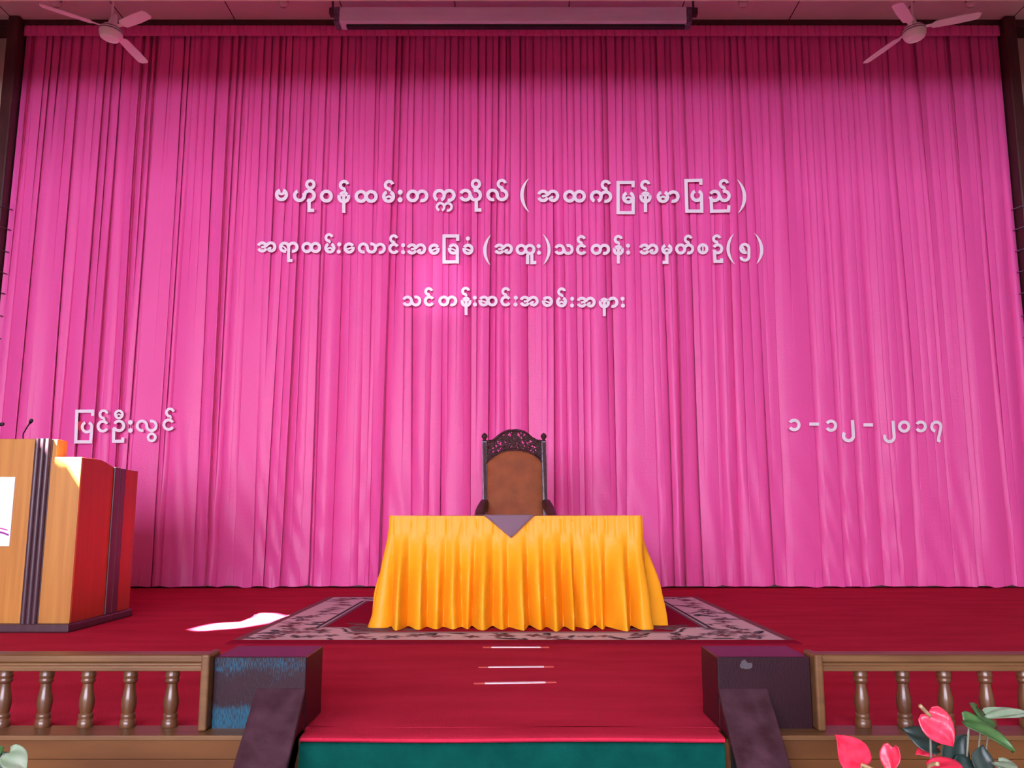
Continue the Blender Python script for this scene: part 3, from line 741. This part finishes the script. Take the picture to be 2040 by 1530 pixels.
# ------------------------------------------------------------------ table with gold skirt, mauve cloth
TX0, TX1, TY0, TY1, TZ = -.855, .905, 5.97, 6.52, HC - .002
def table():
    cx = (TX0 + TX1) / 2
    root = empty('table', (cx, (TY0 + TY1) / 2, 0), 'long table hidden under a pleated gold satin skirt, on the rug', 'table')
    keep(root, MB().box(TX0 + .01, TX1 - .01, TY0 + .01, TY1 - .01, TZ - .03, TZ - .004).build('tabletop', M['honey'], bevel=.004))
    # skirt wall
    rr = random.Random(11)
    path = []; c = .035; st = .0065
    def seg(ax, ay, bx, by, nx, ny):
        L_ = math.hypot(bx-ax, by-ay); n = int(L_ / st)
        for i in range(n): path.append((ax+(bx-ax)*i/n, ay+(by-ay)*i/n, nx, ny))
    def cor(px_, py_, a0):
        for i in range(8):
            a = R(a0 + 90 * i / 8); path.append((px_ + c*math.cos(a), py_ + c*math.sin(a), math.cos(a), math.sin(a)))
    seg(TX0+c, TY0, TX1-c, TY0, 0, -1); cor(TX1-c, TY0+c, -90); seg(TX1, TY0+c, TX1, TY1-c, 1, 0); cor(TX1-c, TY1-c, 0)
    seg(TX1-c, TY1, TX0+c, TY1, 0, 1); cor(TX0+c, TY1-c, 90); seg(TX0, TY1-c, TX0, TY0+c, -1, 0); cor(TX0+c, TY0+c, 180)
    n = len(path); NR = 44; vs = []; fs = []
    # arc length
    S = [0]
    for i in range(1, n): S.append(S[-1] + math.hypot(path[i][0]-path[i-1][0], path[i][1]-path[i-1][1]))
    tot = S[-1] + st; nf = 40; edges = [tot * (k + (rr.uniform(-.22, .22) if k else 0)) / nf for k in range(nf)] + [tot]
    amp = [rr.uniform(.55, 1.25) for _ in range(nf)]; skew = [rr.uniform(.5, .74) for _ in range(nf)]; start = [rr.uniform(.02, .22) for _ in range(nf)]
    drift = [rr.uniform(-.03, .03) for _ in range(nf + 1)]; drift[0] = drift[nf] = 0
    for r in range(NR + 1):
        h = r / NR                       # 0 top .. 1 floor
        z = TZ * (1 - h) + .012 * h
        ee = [edges[k] + drift[k] * h for k in range(nf + 1)]
        for i in range(n):
            x, y, nx, ny = path[i]; s = S[i]
            k = 0
            while k < nf - 1 and s >= ee[k+1]: k += 1
            t = max(0, min(1, (s - ee[k]) / (ee[k+1] - ee[k]))); sk = skew[k]
            f = math.sin(PI * (t / sk / 2 if t < sk else .5 + (t - sk) / (1 - sk) / 2)) ** 1.4
            open_ = sstep(.10, 1.0, h) * .72 + sstep(.06 + start[k] * .4, .55 + start[k], h) * .33
            fold = (amp[k] * f * .16 - .03) * open_ * (.75 if abs(nx) > .5 else 1)
            u_ = t * (ee[k+1]-ee[k]); u2 = abs(u_ - .5 * (ee[k+1]-ee[k])); stitch = (.0035 * math.exp(-((u_ - .012) / .006) ** 2) - .004 * math.exp(-(u_ / .006) ** 2) - .003 * math.exp(-(u2 / .006) ** 2)) * sstep(.0, .03, h) * sstep(.24, .14, h)
            flare = .035 * sstep(0, 1, h) ** .9
            puddle = 0
            if h > .9: puddle = .035 * (h - .9) / .1 * (.5 + .5 * math.sin(s * 31 + 2 * math.sin(s * 9)))
            o_ = flare + fold + stitch + puddle * .8
            # creases
            o_ += .006 * sstep(.25, .7, h) * math.sin(s * 43 + h * 7 + 2 * math.sin(s * 13))
            zz = z
            if r == NR: zz = .011 + .012 * (.5 + .5 * math.sin(s * 37 + math.sin(s * 11) * 2)) * (1 - f)
            if h < .03: zz += -.004 * (.5 + .5*math.sin(s * 2.1))
            vs.append((x + nx * o_, y + ny * o_, zz))
    for r in range(NR):
        for i in range(n):
            j = (i + 1) % n; fs.append((r*n+i, (r+1)*n+i, (r+1)*n+j, r*n+j))
    b0 = len(vs); vs.append((cx, (TY0+TY1)/2, TZ))
    for i in range(n): fs.append((i, (i+1) % n, b0))
    keep(root, MB().add(vs, fs).build('table_skirt', M['satin'], smooth=True, auto=50))
table()
def mauve():
    # square cloth laid cornerwise, one corner over the front edge
    a = at_y(965, 1023, TY0 - .012).x; b = at_y(1064, 1023, TY0 - .012).x; tip = at_y(1018, 1071, TY0 - .02)
    z = TZ + .003; xm = tip.x
    vs = []; fs = []; n = 12
    # hanging triangle rows, then the part lying on the table
    rows = []
    for r in range(n + 1):
        u = r / n; row = []
        for k in range(9):
            t = k / 8; xl = tip.x + (a - tip.x) * u; xr = tip.x + (b - tip.x) * u
            row.append((xl + (xr - xl) * t, TY0 - .046 + .018 * u + .003 * math.sin(t * 9), tip.z + (z - .004 - tip.z) * u))
        rows.append(row)
    for d in (.0, .05, .12, .2, .29):
        u = 1 + d * 1.6; row = []
        for k in range(9):
            t = k / 8; xl = tip.x + (a - tip.x) * u; xr = tip.x + (b - tip.x) * u
            row.append((xl + (xr - xl) * t, TY0 - .01 + d, z))
        rows.append(row)
    for row in rows: vs += row
    for r in range(len(rows) - 1):
        for k in range(8): fs.append((r*9+k, r*9+k+1, (r+1)*9+k+1, (r+1)*9+k))
    o = MB().add(vs, fs).build('table_runner', M['mauve'], smooth=True, auto=50)
    m = o.modifiers.new('thickness', 'SOLIDIFY'); m.thickness = .003; m.offset = 0
    tag(o, 'mauve grey cloth with its corner hanging over the gold table front', 'cloth')
mauve()

# ------------------------------------------------------------------ carved chair
def chair():
    yb = 7.27; root = empty('armchair', (.03, 7.05, 0), 'tall carved dark wood armchair with rust upholstered back behind the gold table', 'chair')
    P = lambda x, y, yy=yb: at_y(930 + x / 6.12, 840 + y / 6.12, yy)
    parts = []
    # back posts with carved face, pale worn edges, finials
    for xs, fx, fy in (((186, 243, 200, 250), 213, 200), ((908, 968, 940, 992), 935, 182)):
        tl = P(xs[0], 235); tr = P(xs[1], 235); bl = P(xs[2], 990); br = P(xs[3], 990); zt = tl.z; zb = .0
        # continue the post's line to the floor
        k = (zt - zb) / (zt - bl.z)
        bl2 = tl + (bl - tl) * 1.0; br2 = tr + (br - tr) * 1.0
        def post(inset, yy0, yy1, z0, z1):
            xl = lambda z: tl.x + (bl.x - tl.x) * min(1.3, (zt - z) / (zt - bl.z)); xr = lambda z: tr.x + (br.x - tr.x) * min(1.3, (zt - z) / (zt - bl.z))
            vs = []
            for yy in (yy0, yy1):
                vs += [(xl(z0) + inset, yy, z0), (xr(z0) - inset, yy, z0), (xr(z1) - inset, yy, z1), (xl(z1) + inset, yy, z1)]
            return MB().add(vs, [(0,1,2,3), (7,6,5,4), (0,4,5,1), (1,5,6,2), (2,6,7,3), (3,7,4,0)])
        p = post(0, yb, yb + .045, 0, zt).build('back_post', M['inlay'], bevel=.004)
        c = post(.0065, yb - .006, yb + .01, bl.z + .01, zt - .012).build('carved_face', M['carved'])
        f = P(fx, fy); zz = zt
        fin = MB().lathe([(.016, 0), (.02, .005), (.012, .012), (.014, .018), (.024, .032), (.026, .045), (.018, .06), (.007, .068), (.0, .072)], 16, Matrix.Translation(((tl.x+tr.x)/2, yb + .022, zz))).build('finial', M['carved'], smooth=True)
        keep(root, p); T = Matrix.Translation(-Vector(root.location))
        for q in (c, fin): q.data.transform(T); q.parent = p
    # pierced crest rail: fine grid with holes cut out
    topc = [(235, 232), (300, 228), (345, 205), (400, 155), (450, 120), (510, 102), (575, 97), (640, 101), (700, 118), (750, 152), (800, 195), (850, 222), (915, 232)]
    botc = [(235, 520), (262, 480), (300, 440), (360, 395), (430, 362), (510, 345), (590, 340), (670, 345), (750, 365), (820, 400), (880, 445), (905, 480), (925, 520)]
    def yat(c, x):
        for (a, b), (c2, d) in zip(c, c[1:]):
            if a <= x <= c2: return b + (d - b) * (x - a) / (c2 - a)
        return c[0][1] if x < c[0][0] else c[-1][1]
    hs = [(450,165,14),(520,155,17),(530,178,12),(548,126,11),(572,212,9),(630,155,16),(640,178,10),(662,132,11),(702,158,15),(662,198,13),(398,190,9),(380,245,13),(405,268,17),(360,295,14),(345,268,8),
          (318,322,14),(320,362,13),(385,352,14),(408,322,12),(435,345,13),(432,365,9),(470,250,11),(455,300,9),(520,262,9),(530,320,9),(548,300,8),(566,322,9),(610,262,9),(625,318,10),(600,290,7),
          (680,250,16),(690,268,10),(742,262,15),(778,238,14),(700,296,11),(685,330,12),(722,345,12),(752,318,11),(795,298,13),(825,312,12),(838,348,12),(780,350,11),(808,370,12),(352,392,8),(300,408,7),(285,262,8),(860,255,7),(262,320,6),(880,320,7),(490,190,7),(600,120,7)]
    rr = random.Random(5); hs = [(x, y, r * 1.3, rr.uniform(0, 6.3)) for x, y, r in hs]
    vs = []; fs = []; nx = 250; ny = 84; idx = {}
    def hole(x, y):
        for hx, hy, hr, ph in hs:
            dx, dy = x - hx, y - hy; d = math.hypot(dx, dy)
            if d < hr * 1.3 and d < hr * (.86 + .34 * math.cos(3 * math.atan2(dy, dx) + ph)): return True
        return False
    for j in range(ny + 1):
        for i in range(nx + 1):
            x = 238 + (912 - 238) * i / nx; y0_ = yat(topc, x); y1_ = yat(botc, x) + 10; y = y0_ + (y1_ - y0_) * j / ny
            p = P(x, y); rel = .003 * math.sin(x * .09 + 2 * math.sin(y * .06)) * math.sin(y * .11 + math.sin(x * .05))
            edge = .009 if (1 < j < 5 or j > ny - 5) else 0
            vs.append((p.x, yb + .012 - rel - edge, p.z))
    for j in range(ny):
        for i in range(nx):
            x = 238 + (912 - 238) * (i + .5) / nx; y0_ = yat(topc, x); y1_ = yat(botc, x) + 10; y = y0_ + (y1_ - y0_) * (j + .5) / ny
            if 5 < j < ny - 5 and hole(x, y): continue
            k = j*(nx+1)+i; fs.append((k, k+1, k+nx+2, k+nx+1))
    cr = MB().add(vs, fs).build('crest_rail', M['carved'], smooth=True)
    s = cr.modifiers.new('thickness', 'SOLIDIFY'); s.thickness = .022; s.offset = 0
    keep(root, cr)
    # upholstered back panel
    vs = []; fs = []; nx = 40; ny = 44; zbot = .46
    for j in range(ny + 1):
        for i in range(nx + 1):
            u = i / nx; x = 245 + (925 - 245) * u; yt = yat(botc, max(240, min(920, x))); q = P(x, yt)
            z = q.z + (zbot - q.z) * j / ny
            e = min(u, 1 - u, j / ny * 1.3) ; pad = .03 * (1 - math.exp(-e * 14))
            xx = q.x + (0.012 * (u - .5)) * (j / ny)
            vs.append((xx, yb + .006 - pad, z))
    for j in range(ny):
        for i in range(nx):
            k = j*(nx+1)+i; fs.append((k, k+1, k+nx+2, k+nx+1))
    up = MB().add(vs, fs).build('back_cushion', M['uphol'], smooth=True)
    s = up.modifiers.new('thickness', 'SOLIDIFY'); s.thickness = .03; s.offset = 1
    keep(root, up)
    # arms, seat, legs
    xl = P(215, 990).x; xr = P(968, 990).x; zA = P(215, 972).z
    for x, sg in ((xl, -1), (xr, 1)):
        pts = spline([(x, yb + .01, zA - .005), (x + sg*.012, yb - .10, zA - .03), (x + sg*.028, yb - .22, zA - .075), (x + sg*.03, yb - .36, zA - .12), (x + sg*.025, yb - .43, zA - .17)], 6)
        mb = MB(); sec = [(-.034, -.045), (.034, -.045), (.038, .0), (.024, .022), (-.024, .022), (-.038, 0)]
        vs = []; fs = []
        for p in pts: vs += [(p.x + a, p.y, p.z + b) for a, b in sec]
        for i in range(len(pts) - 1):
            for k in range(6): fs.append((i*6+k, i*6+(k+1) % 6, (i+1)*6+(k+1) % 6, (i+1)*6+k))
        fs += [tuple(range(6)), tuple((len(pts)-1)*6 + k for k in range(6))]
        keep(root, mb.add(vs, fs).build('arm', M['frame'], smooth=True, auto=40))
        keep(root, MB().tube([(x + sg*.02, yb - .40, zA - .15), (x + sg*.01, yb - .39, .44)], [.022, .026], 10).build('arm_support', M['frame'], smooth=True, auto=40))
    keep(root, MB().box(xl - .01, xr + .01, yb - .46, yb + .02, .38, .44).build('seat_frame', M['carved'], bevel=.008))
    keep(root, MB().box(xl + .02, xr - .02, yb - .45, yb - .01, .44, .50).build('seat_cushion', M['uphol'], bevel=.025, seg=4))
    for x, y in ((xl + .02, yb - .43), (xr - .02, yb - .43)):
        keep(root, MB().lathe([(.03, .38), (.034, .33), (.022, .28), (.028, .18), (.02, .1), (.026, .03), (.022, 0.0095)], 14, Matrix.Translation((x, y, 0))).build('leg', M['carved'], smooth=True))
    for o in list(root.children):
        if o.name.startswith('back_post'):
            for v in o.data.vertices: v.co.z = max(v.co.z, .0095)
chair()

# ------------------------------------------------------------------ lectern and microphones
def lectern():
    yf, ybk = 5.79, 6.68; xc = -3.77
    root = empty('lectern', (xc, 6.2, 0), 'honey veneer lectern with dark fluted corners and white sign, stage left edge', 'lectern')
    prof = [(yf + .02, .055), (yf + .02, 1.147), (6.05, 1.147), (6.14, 1.135), (6.25, 1.109), (6.40, 1.10), (ybk, 1.097), (ybk, .055)]
    X = lambda x, s: xc + s * (x - xc)
    for s in (1, -1):
        def rng(a, b): return sorted((X(a, s), X(b, s)))
        x0, x1 = rng(-3.15, -2.914); keep(root, MB().box(x0, x1, yf - .002, yf + .02, .055, 1.147).build('wing_panel', M['honey'], bevel=.002))
        x0, x1 = rng(-2.945, -2.915); keep(root, MB().prism([(p[0], p[1]) for p in prof], 'x', x0, x1).build('side_panel', M['redlit_veneer'], bevel=.002))
        # dark moulding on the side, two flutes
        x0, x1 = rng(-2.916, -2.903)
        mb = MB()
        for k in range(2): mb.box(x0, x1, 6.27 + k * .093, 6.36 + k * .093, .055, 1.108 - k * .006)
        keep(root, mb.build('side_moulding', M['darkwood'], bevel=.006))
        # wing top
        x0, x1 = rng(-3.15, -2.93)
        vs = [(x0, a, b - .004) for a, b in prof[1:7]] + [(x1, a, b - .004) for a, b in prof[1:7]]
        keep(root, MB().add(vs, [(i, i+1, i+7, i+6) for i in range(5)]).build('wing_top', M['honey']))
        # fluted pilaster: three rounded ribs
        mb = MB()
        for k in range(3):
            xx = X(-3.215 + k * .036, s); mb.tube([(xx, yf - .008, .05), (xx, yf - .008, 1.272)], .0185, 12)
        x0, x1 = rng(-3.235, -3.118); mb.box(x0, x1, yf - .005, yf + .02, .05, 1.27)
        keep(root, mb.build('pilaster', M['darkwood'], smooth=True, auto=40))
        # return of the raised front board
        x0, x1 = rng(-3.16, -3.09); keep(root, MB().box(x0, x1, yf + .002, yf + .14, 1.12, 1.268).build('board_return', M['honey'], bevel=.002))
    x0, x1 = X(-3.235, 1), X(-3.235, -1)
    fr = MB().box(x1, x0, yf - .004, yf + .14, .055, 1.272).build('front_board', M['honey'], bevel=.003); keep(root, fr)
    keep(root, MB().box(x1, x0, yf + .14, ybk, 1.06, 1.0995).build('desk_top', M['honey'], bevel=.003))
    keep(root, MB().box(X(-2.895, -1), X(-2.895, 1), yf - .045, ybk + .02, 0.0005, .055).build('plinth', M['darkwood'], bevel=.01))
    # white sign board with the two printed arcs
    tr = at_y(30.5, 950, yf - .012); br = at_y(18, 1088, yf - .012); xl = 2 * xc - tr.x
    sg = MB().box(xl, (tr.x + br.x) / 2, yf - .012, yf - .003, br.z, tr.z).build('sign_board', M['paper'], bevel=.001)
    keep(root, sg)
    def arcm(p0, p1, p2, wd, m, name):
        pts = []
        for k in range(13):
            t = k / 12; x = (1-t)**2*p0[0]+2*t*(1-t)*p1[0]+t*t*p2[0]; y = (1-t)**2*p0[1]+2*t*(1-t)*p1[1]+t*t*p2[1]; pts.append((x, y))
        vs = []; fs = []
        for (x, y) in pts:
            for d in (0, wd): q = at_y(x, y + d, yf - .0135); vs.append(tuple(q))
        for k in range(12): fs.append((2*k, 2*k+1, 2*k+3, 2*k+2))
        o = MB().add(vs, fs).build(name, m); o.data.transform(Matrix.Translation(-Vector(root.location))); o.parent = sg
        sm = o.modifiers.new('thickness', 'SOLIDIFY'); sm.thickness = .0008
    arcm((-60, 1062), (-20, 1043), (15, 1055), 2.4, M['magenta'], 'printed_arc'); arcm((-70, 1070), (-22, 1046), (17.5, 1064), 4, M['purple'], 'printed_arc')
lectern()
def mic(pts, label, red=False):
    P = [at_y(a, b, y) for a, b, y in pts]
    root = empty('gooseneck_microphone', tuple(P[0]), label, 'microphone', 'gooseneck microphones on the lectern')
    keep(root, MB().tube(spline(P, 6), .0045, 8).build('gooseneck', M['black'], smooth=True))
    d = (P[-1] - P[-2]).normalized(); q = d.to_track_quat('Z', 'Y').to_matrix().to_4x4()
    keep(root, MB().lathe([(.006, -.01), (.010, 0), (.0125, .012), (.0125, .028), (.007, .036), (0, .038)], 14, Matrix.Translation(P[-1]) @ q).build('mic_head', M['black'], smooth=True))
    if red: keep(root, MB().lathe([(.0085, -.016), (.011, -.012), (.011, -.002), (.0085, .002)], 14, Matrix.Translation(P[-1]) @ q).build('light_ring', M['redpaper'], smooth=True))
    keep(root, MB().lathe([(.03, -.004), (.03, .008), (.012, .02)], 16, Matrix.Translation(P[0])).build('mic_base', M['black'], smooth=True))
def mics():
    y = 6.05
    b = at_y(54, 915, y); 
    mic([(52, 928, 6.10), (46, 872, 6.08), (50, 858, 6.05), (60, 842, 6.0)], 'black gooseneck microphone nearer the lectern corner, head up right')
    mic([(-60, 928, 6.10), (-58, 875, 6.08), (-30, 852, 6.05), (0, 846, 6.0)], 'black gooseneck microphone with red ring at the left picture edge', True)
mics()

# ------------------------------------------------------------------ stairs, stair blocks, balustrades
XB = .742          # inner face of the stair blocks
def stairs():
    mb = MB()
    y = YS - .004; z = -.022
    out = []
    rise, run = .165, .27
    pr = [(y + .1, z - .003)]
    n = 6
    pts = [(YS + .11, z)]
    yy = YS - .02; zz = z
    for k in range(5):
        for a in range(0, 91, 15): pts.append((yy + .02 - .025 - .02 * math.sin(R(a)) + .02, zz - .02 + .02 * math.cos(R(a))))
        zz -= rise; pts.append((yy - .012, max(zz, ZH + .001)))
        if zz <= ZH + .002: break
        yy -= run
        pts.append((yy, zz))
    pts += [(yy - .02, ZH), (YS + .11, ZH)]
    o = MB().prism([(p[0], p[1]) for p in pts], 'x', -XB + .006, XB - .006).build('stair_steps', M['green'], smooth=True, auto=35)
    tag(o, 'green carpeted steps leading up to the red stage floor', 'stairs')
stairs()
def stair_side(s, label):
    x0, x1 = XB, XB + .335; y0, y1 = 3.2, 3.47; zt = .253
    root = empty('stair_parapet', (s * (XB + .17), y0, 0), label, 'stair parapet', 'stair parapets beside the green steps')
    a, b = sorted((s * x0, s * x1))
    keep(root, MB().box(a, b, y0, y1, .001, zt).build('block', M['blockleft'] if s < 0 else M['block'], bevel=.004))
    # sloping coping running down beside the steps
    sl = (-.82 + .616) / (2.97 - 3.2); xo = XB + .178
    yA, zA = 3.2, .145; yB = yA - (zA - (ZH + .1)) / sl; zB = ZH + .1
    nrm = .05
    pr = [(yA + .0, zA), (yB, zB), (yB, ZH), (yB + .0, ZH), (YS - .065, ZH), (YS - .065, -.12), (yA, -.12 if False else .0015)]
    a, b = sorted((s * XB, s * xo))
    top = MB().prism([(yA, zA), (yB, zB), (yB, zB - .03), (yA, zA - .03)], 'x', a, b)
    keep(root, top.build('coping', M['coping'], bevel=.004))
    a, b = sorted((s * (XB + .002), s * (xo - .004)))
    keep(root, MB().prism([(yA - .001, zA - .029), (yB + .01, zB - .029), (yB + .01, ZH + .001), (YS - .062, ZH + .001), (YS - .062, .0015), (yA - .001, .0015)], 'x', a, b).build('side_board', M['block'], bevel=.002))
    if s > 0:   # pale smudge of old paint on the front
        rr = random.Random(2); c = at_y(1485, 1325, y0 - .001); vs = [(c.x, y0 - .001, c.z)]
        for k in range(16):
            r_ = rr.uniform(.013, .026); vs.append((c.x + r_ * math.cos(k * PI / 8), y0 - .001, c.z + r_ * .8 * math.sin(k * PI / 8)))
        keep(root, MB().add(vs, [(0, 1 + k, 1 + (k + 1) % 16) for k in range(16)]).build('smudge', M['smudge']))
stair_side(-1, 'dark maroon stair block with painted blue reflection and sloping parapet left of green steps')
stair_side(1, 'dark maroon stair block with sloping parapet right of the green steps')

BP = [(.0, .0), (.0275, .0), (.0285, .004), (.0275, .022), (.024, .026), (.024, .030), (.0255, .035), (.0255, .043), (.021, .048), (.0225, .056), (.0262, .072), (.0268, .086), (.025, .102), (.0215, .120), (.0185, .138), (.0178, .150), (.0235, .155), (.0255, .160), (.0235, .166), (.0225, .169), (.026, .175), (.0265, .180), (.0245, .185), (.0255, .198), (.0255, .2), (.0, .2)]
def balustrade(s, xs, label):
    y = 3.23; xi = XB + .335
    root = empty('balustrade', (s * 2.2, y, 0.0065), label, 'balustrade', 'low wooden balustrades along the stage front')
    xe = 3.4
    a, b = sorted((s * (xi + .028), s * xe))
    rail = MB().prism([(y-.045, .205), (y-.045, .222), (y-.038, .226), (y-.038, .234), (y-.048, .238), (y-.048, .258), (y-.04, .262), (y+.04, .262), (y+.048, .258), (y+.045, .205)], 'x', a, b)
    keep(root, rail.build('top_rail', M['railwood'], bevel=.003))
    a, b = sorted((s * (xi + .002), s * (xi + .032)))
    keep(root, MB().box(a, b, y - .075, y + .05, .0065, .268).build('end_post', M['railwood'], bevel=.008, seg=3))
    for px in xs:
        c = at_y(px, 1400, y)
        keep(root, MB().lathe(BP, 20, Matrix.Translation((c.x, y, .0065))).build('baluster', M['balwood'], smooth=True, auto=50))
balustrade(-1, (7, 89, 173, 257, 341), 'low wooden balustrade with turned balusters left of the stair')
balustrade(1, (1717, 1801, 1884, 1966, 2044), 'low wooden balustrade with turned balusters right of the stair')
# wooden ledge and fascia along the stage front
for n, s in (('trim_4', -1), ('trim_5', 1)):
    a, b = sorted((s * (XB + .03), s * XW))
    zl = .0; 
    struct(n, MB().box(a, b, YS - .028, YS + .118, -.011, .006), M['railwood'], bevel=.003)
for n, s in (('trim_6', -1), ('trim_7', 1)):
    a, b = sorted((s * (XB + .012), s * XW))
    struct(n, MB().box(a, b, YS - .018, YS, -.075, -.011).box(a, b, YS - .012, YS, ZH, -.077), M['fascia'], bevel=.003)

# ------------------------------------------------------------------ anthurium plants
def heart(L_, W_, cup=.25, fold=.15, n=14, twist=0):
    """heart blade: x across, y from notch (0) to tip (L_), z up; attached at origin"""
    vs = []; fs = []; rows = 16
    for j in range(rows + 1):
        v = j / rows; yy = L_ * (v * 1.18 - .18)
        wd = W_ * (math.sin(PI * min(1, v * .62 + .22)) ** 1.0) * (1 - v ** 3.2) ** .7 * (1 if v > .0 else .6)
        for i in range(n + 1):
            u = (i / n - .5) * 2
            notch = max(0, .18 - v) / .18
            x = u * wd; y = yy + notch * (L_ * .12) * (1 - abs(u)) - 0
            z = -cup * L_ * (v - .2) ** 2 + fold * W_ * abs(u) ** 1.4 + .010 * math.sin(7 * v + 5 * u) * L_ * 3
            vs.append((x, y, z))
    for j in range(rows):
        for i in range(n): k = j*(n+1)+i; fs.append((k, k+1, k+n+2, k+n+1))
    return vs, fs
def place(origin, tip, normal):
    """frame whose y runs origin->tip and z along the given normal"""
    yv = (tip - origin).normalized(); zv = Vector(normal); zv = (zv - yv * zv.dot(yv)).normalized(); xv = yv.cross(zv)
    m = Matrix((xv, yv, zv)).transposed().to_4x4(); m.translation = origin; return m
def blade(root, kind, o_px, t_px, dist, wd, nrm, m, base, cup=.25, fold=.15, spadix=False, sp_dir=None):
    o = at_y(o_px[0], o_px[1], dist); t = at_y(t_px[0], t_px[1], dist + (t_px[2] if len(t_px) > 2 else 0)); L_ = (t - o).length
    Mx = place(o, t, nrm); vs, fs = heart(L_, wd * L_, cup, fold)
    ob = MB().add(vs, fs, Mx).build(kind, m, smooth=True)
    sm = ob.modifiers.new('thickness', 'SOLIDIFY'); sm.thickness = .0015
    keep(root, ob); T = Matrix.Translation(-Vector(root.location))
    mid = (o + base) / 2 + Vector((0, .02, .03))
    st = MB().tube(spline([base, mid + (o - base) * .15, o], 6), .0028, 8).build('stem', M['stem'], smooth=True); st.data.transform(T); st.parent = ob
    if spadix:
        zv = (Mx.to_3x3() @ Vector((0, 0, 1))); yv = (Mx.to_3x3() @ Vector((0, 1, 0)))
        q = [o + zv * .004 + yv * .004, o + zv * .014 + yv * .012, o + zv * .022 + yv * .028, o + zv * .026 + yv * .045]
        if sp_dir: q = [o + zv * .004] + [o + zv * (.012 * k) + Vector(sp_dir) * (.016 * k) for k in (1, 2, 3)]
        sp = MB().tube(spline(q, 4), [.005] * 12 + [.003], 8) if False else MB().tube(spline(q, 4), .0048, 8)
        spo = sp.build('spadix', M['spadix'], smooth=True); spo.data.transform(T); spo.parent = ob
    return ob
def pot(root, x, y):
    keep(root, MB().lathe([(.09, ZH + .001), (.13, ZH + .24), (.14, ZH + .25), (.14, ZH + .28), (.12, ZH + .28), (.115, ZH + .25), (.0, ZH + .24)], 24, Matrix.Translation((x, y, 0))).build('pot', M['pot'], smooth=True, auto=40))
def plants():
    D = 2.25; bx = at_y(1900, 1530, D).x; base = Vector((bx, D + .05, ZH + .25))
    root = empty('anthurium_plant', (bx, D + .05, ZH), 'potted anthurium with red flowers at the lower right corner', 'plant')
    pot(root, bx, D + .05)
    V = (-.1, -1, .35)
    b2 = lambda dx: base + Vector((dx, 0, .04))
    blade(root, 'flower', (1852, 1426), (1899, 1487, -.02), D, .50, (-.15, -1, .25), M['spathe'], b2(-.02), .1, .12, True, (-.7, 0, .5))
    blade(root, 'flower', (1714, 1522), (1666, 1465, -.02), D - .05, .44, (-.1, -1, .3), M['spathe'], b2(-.05), .1, .12, True, (.35, -.1, -.1))
    blade(root, 'flower', (1778, 1492), (1772, 1545, -.01), D, .44, (-.75, -.6, .1), M['spathe'], b2(-.04), .1, .3, False)
    blade(root, 'flower', (1850, 1535), (1925, 1552, -.1), D - .15, .50, (-.1, -.8, .7), M['spathe'], b2(-.02), .1, .05, True)
    blade(root, 'flower', (1860, 1490), (1824, 1502, -.01), D + .08, .4, (0, -.6, .8), M['spathe'], b2(-.02), .1, .1, False)
    blade(root, 'leaf', (1862, 1485), (1798, 1448, .02), D + .06, .42, (.2, -.7, .5), M['leafdark'], b2(0), .2, .12)
    blade(root, 'leaf', (1930, 1440), (2028, 1487, -.02), D + .02, .30, (.3, -.55, .8), M['leaf'], b2(.02), .3, .2)
    blade(root, 'leaf', (1955, 1434), (1950, 1405, .08), D + .06, .42, (.1, -.8, .3), M['leaf'], b2(.02), .2, .2)
    blade(root, 'leaf', (1972, 1422), (2055, 1418, .0), D + .10, .17, (.1, -.7, .7), M['leafpale'], b2(.04), .2, .2)
    blade(root, 'leaf', (1892, 1518), (1925, 1464, .02), D + .03, .52, (.3, -1, .1), M['leafdark'], b2(0), .1, .15)
    blade(root, 'leaf', (1955, 1530), (1958, 1484, .02), D, .55, (.1, -1, .2), M['leafdark'], b2(.02), .1, .15)
    blade(root, 'leaf', (1935, 1520), (1935, 1600, -.02), D + .03, .65, (.1, -.8, .4), M['leafdark'], b2(.02), .1, .15)
    blade(root, 'leaf', (1990, 1520), (2030, 1540, -.05), D - .02, .5, (0, -.5, .9), M['leafpale'], b2(.03), .1, .15)
    bx = at_y(-30, 1530, D).x; base2 = Vector((bx, D + .05, ZH + .25))
    r2 = empty('potted_plant', (bx, D + .05, ZH), 'green leafy potted plant at the lower left corner', 'plant'); pot(r2, bx, D + .05)
    blade(r2, 'leaf', (20, 1502), (52, 1536, -.03), D, .42, (.1, -.8, .6), M['leafpale'], base2, .15, .12)
    blade(r2, 'leaf', (-14, 1500), (8, 1488, .02), D, .6, (.1, -.8, .4), M['leaf'], base2, .1, .1)
    blade(r2, 'leaf', (-10, 1522), (22, 1532, -.02), D, .6, (.1, -.8, .4), M['leafdark'], base2, .1, .1)
plants()
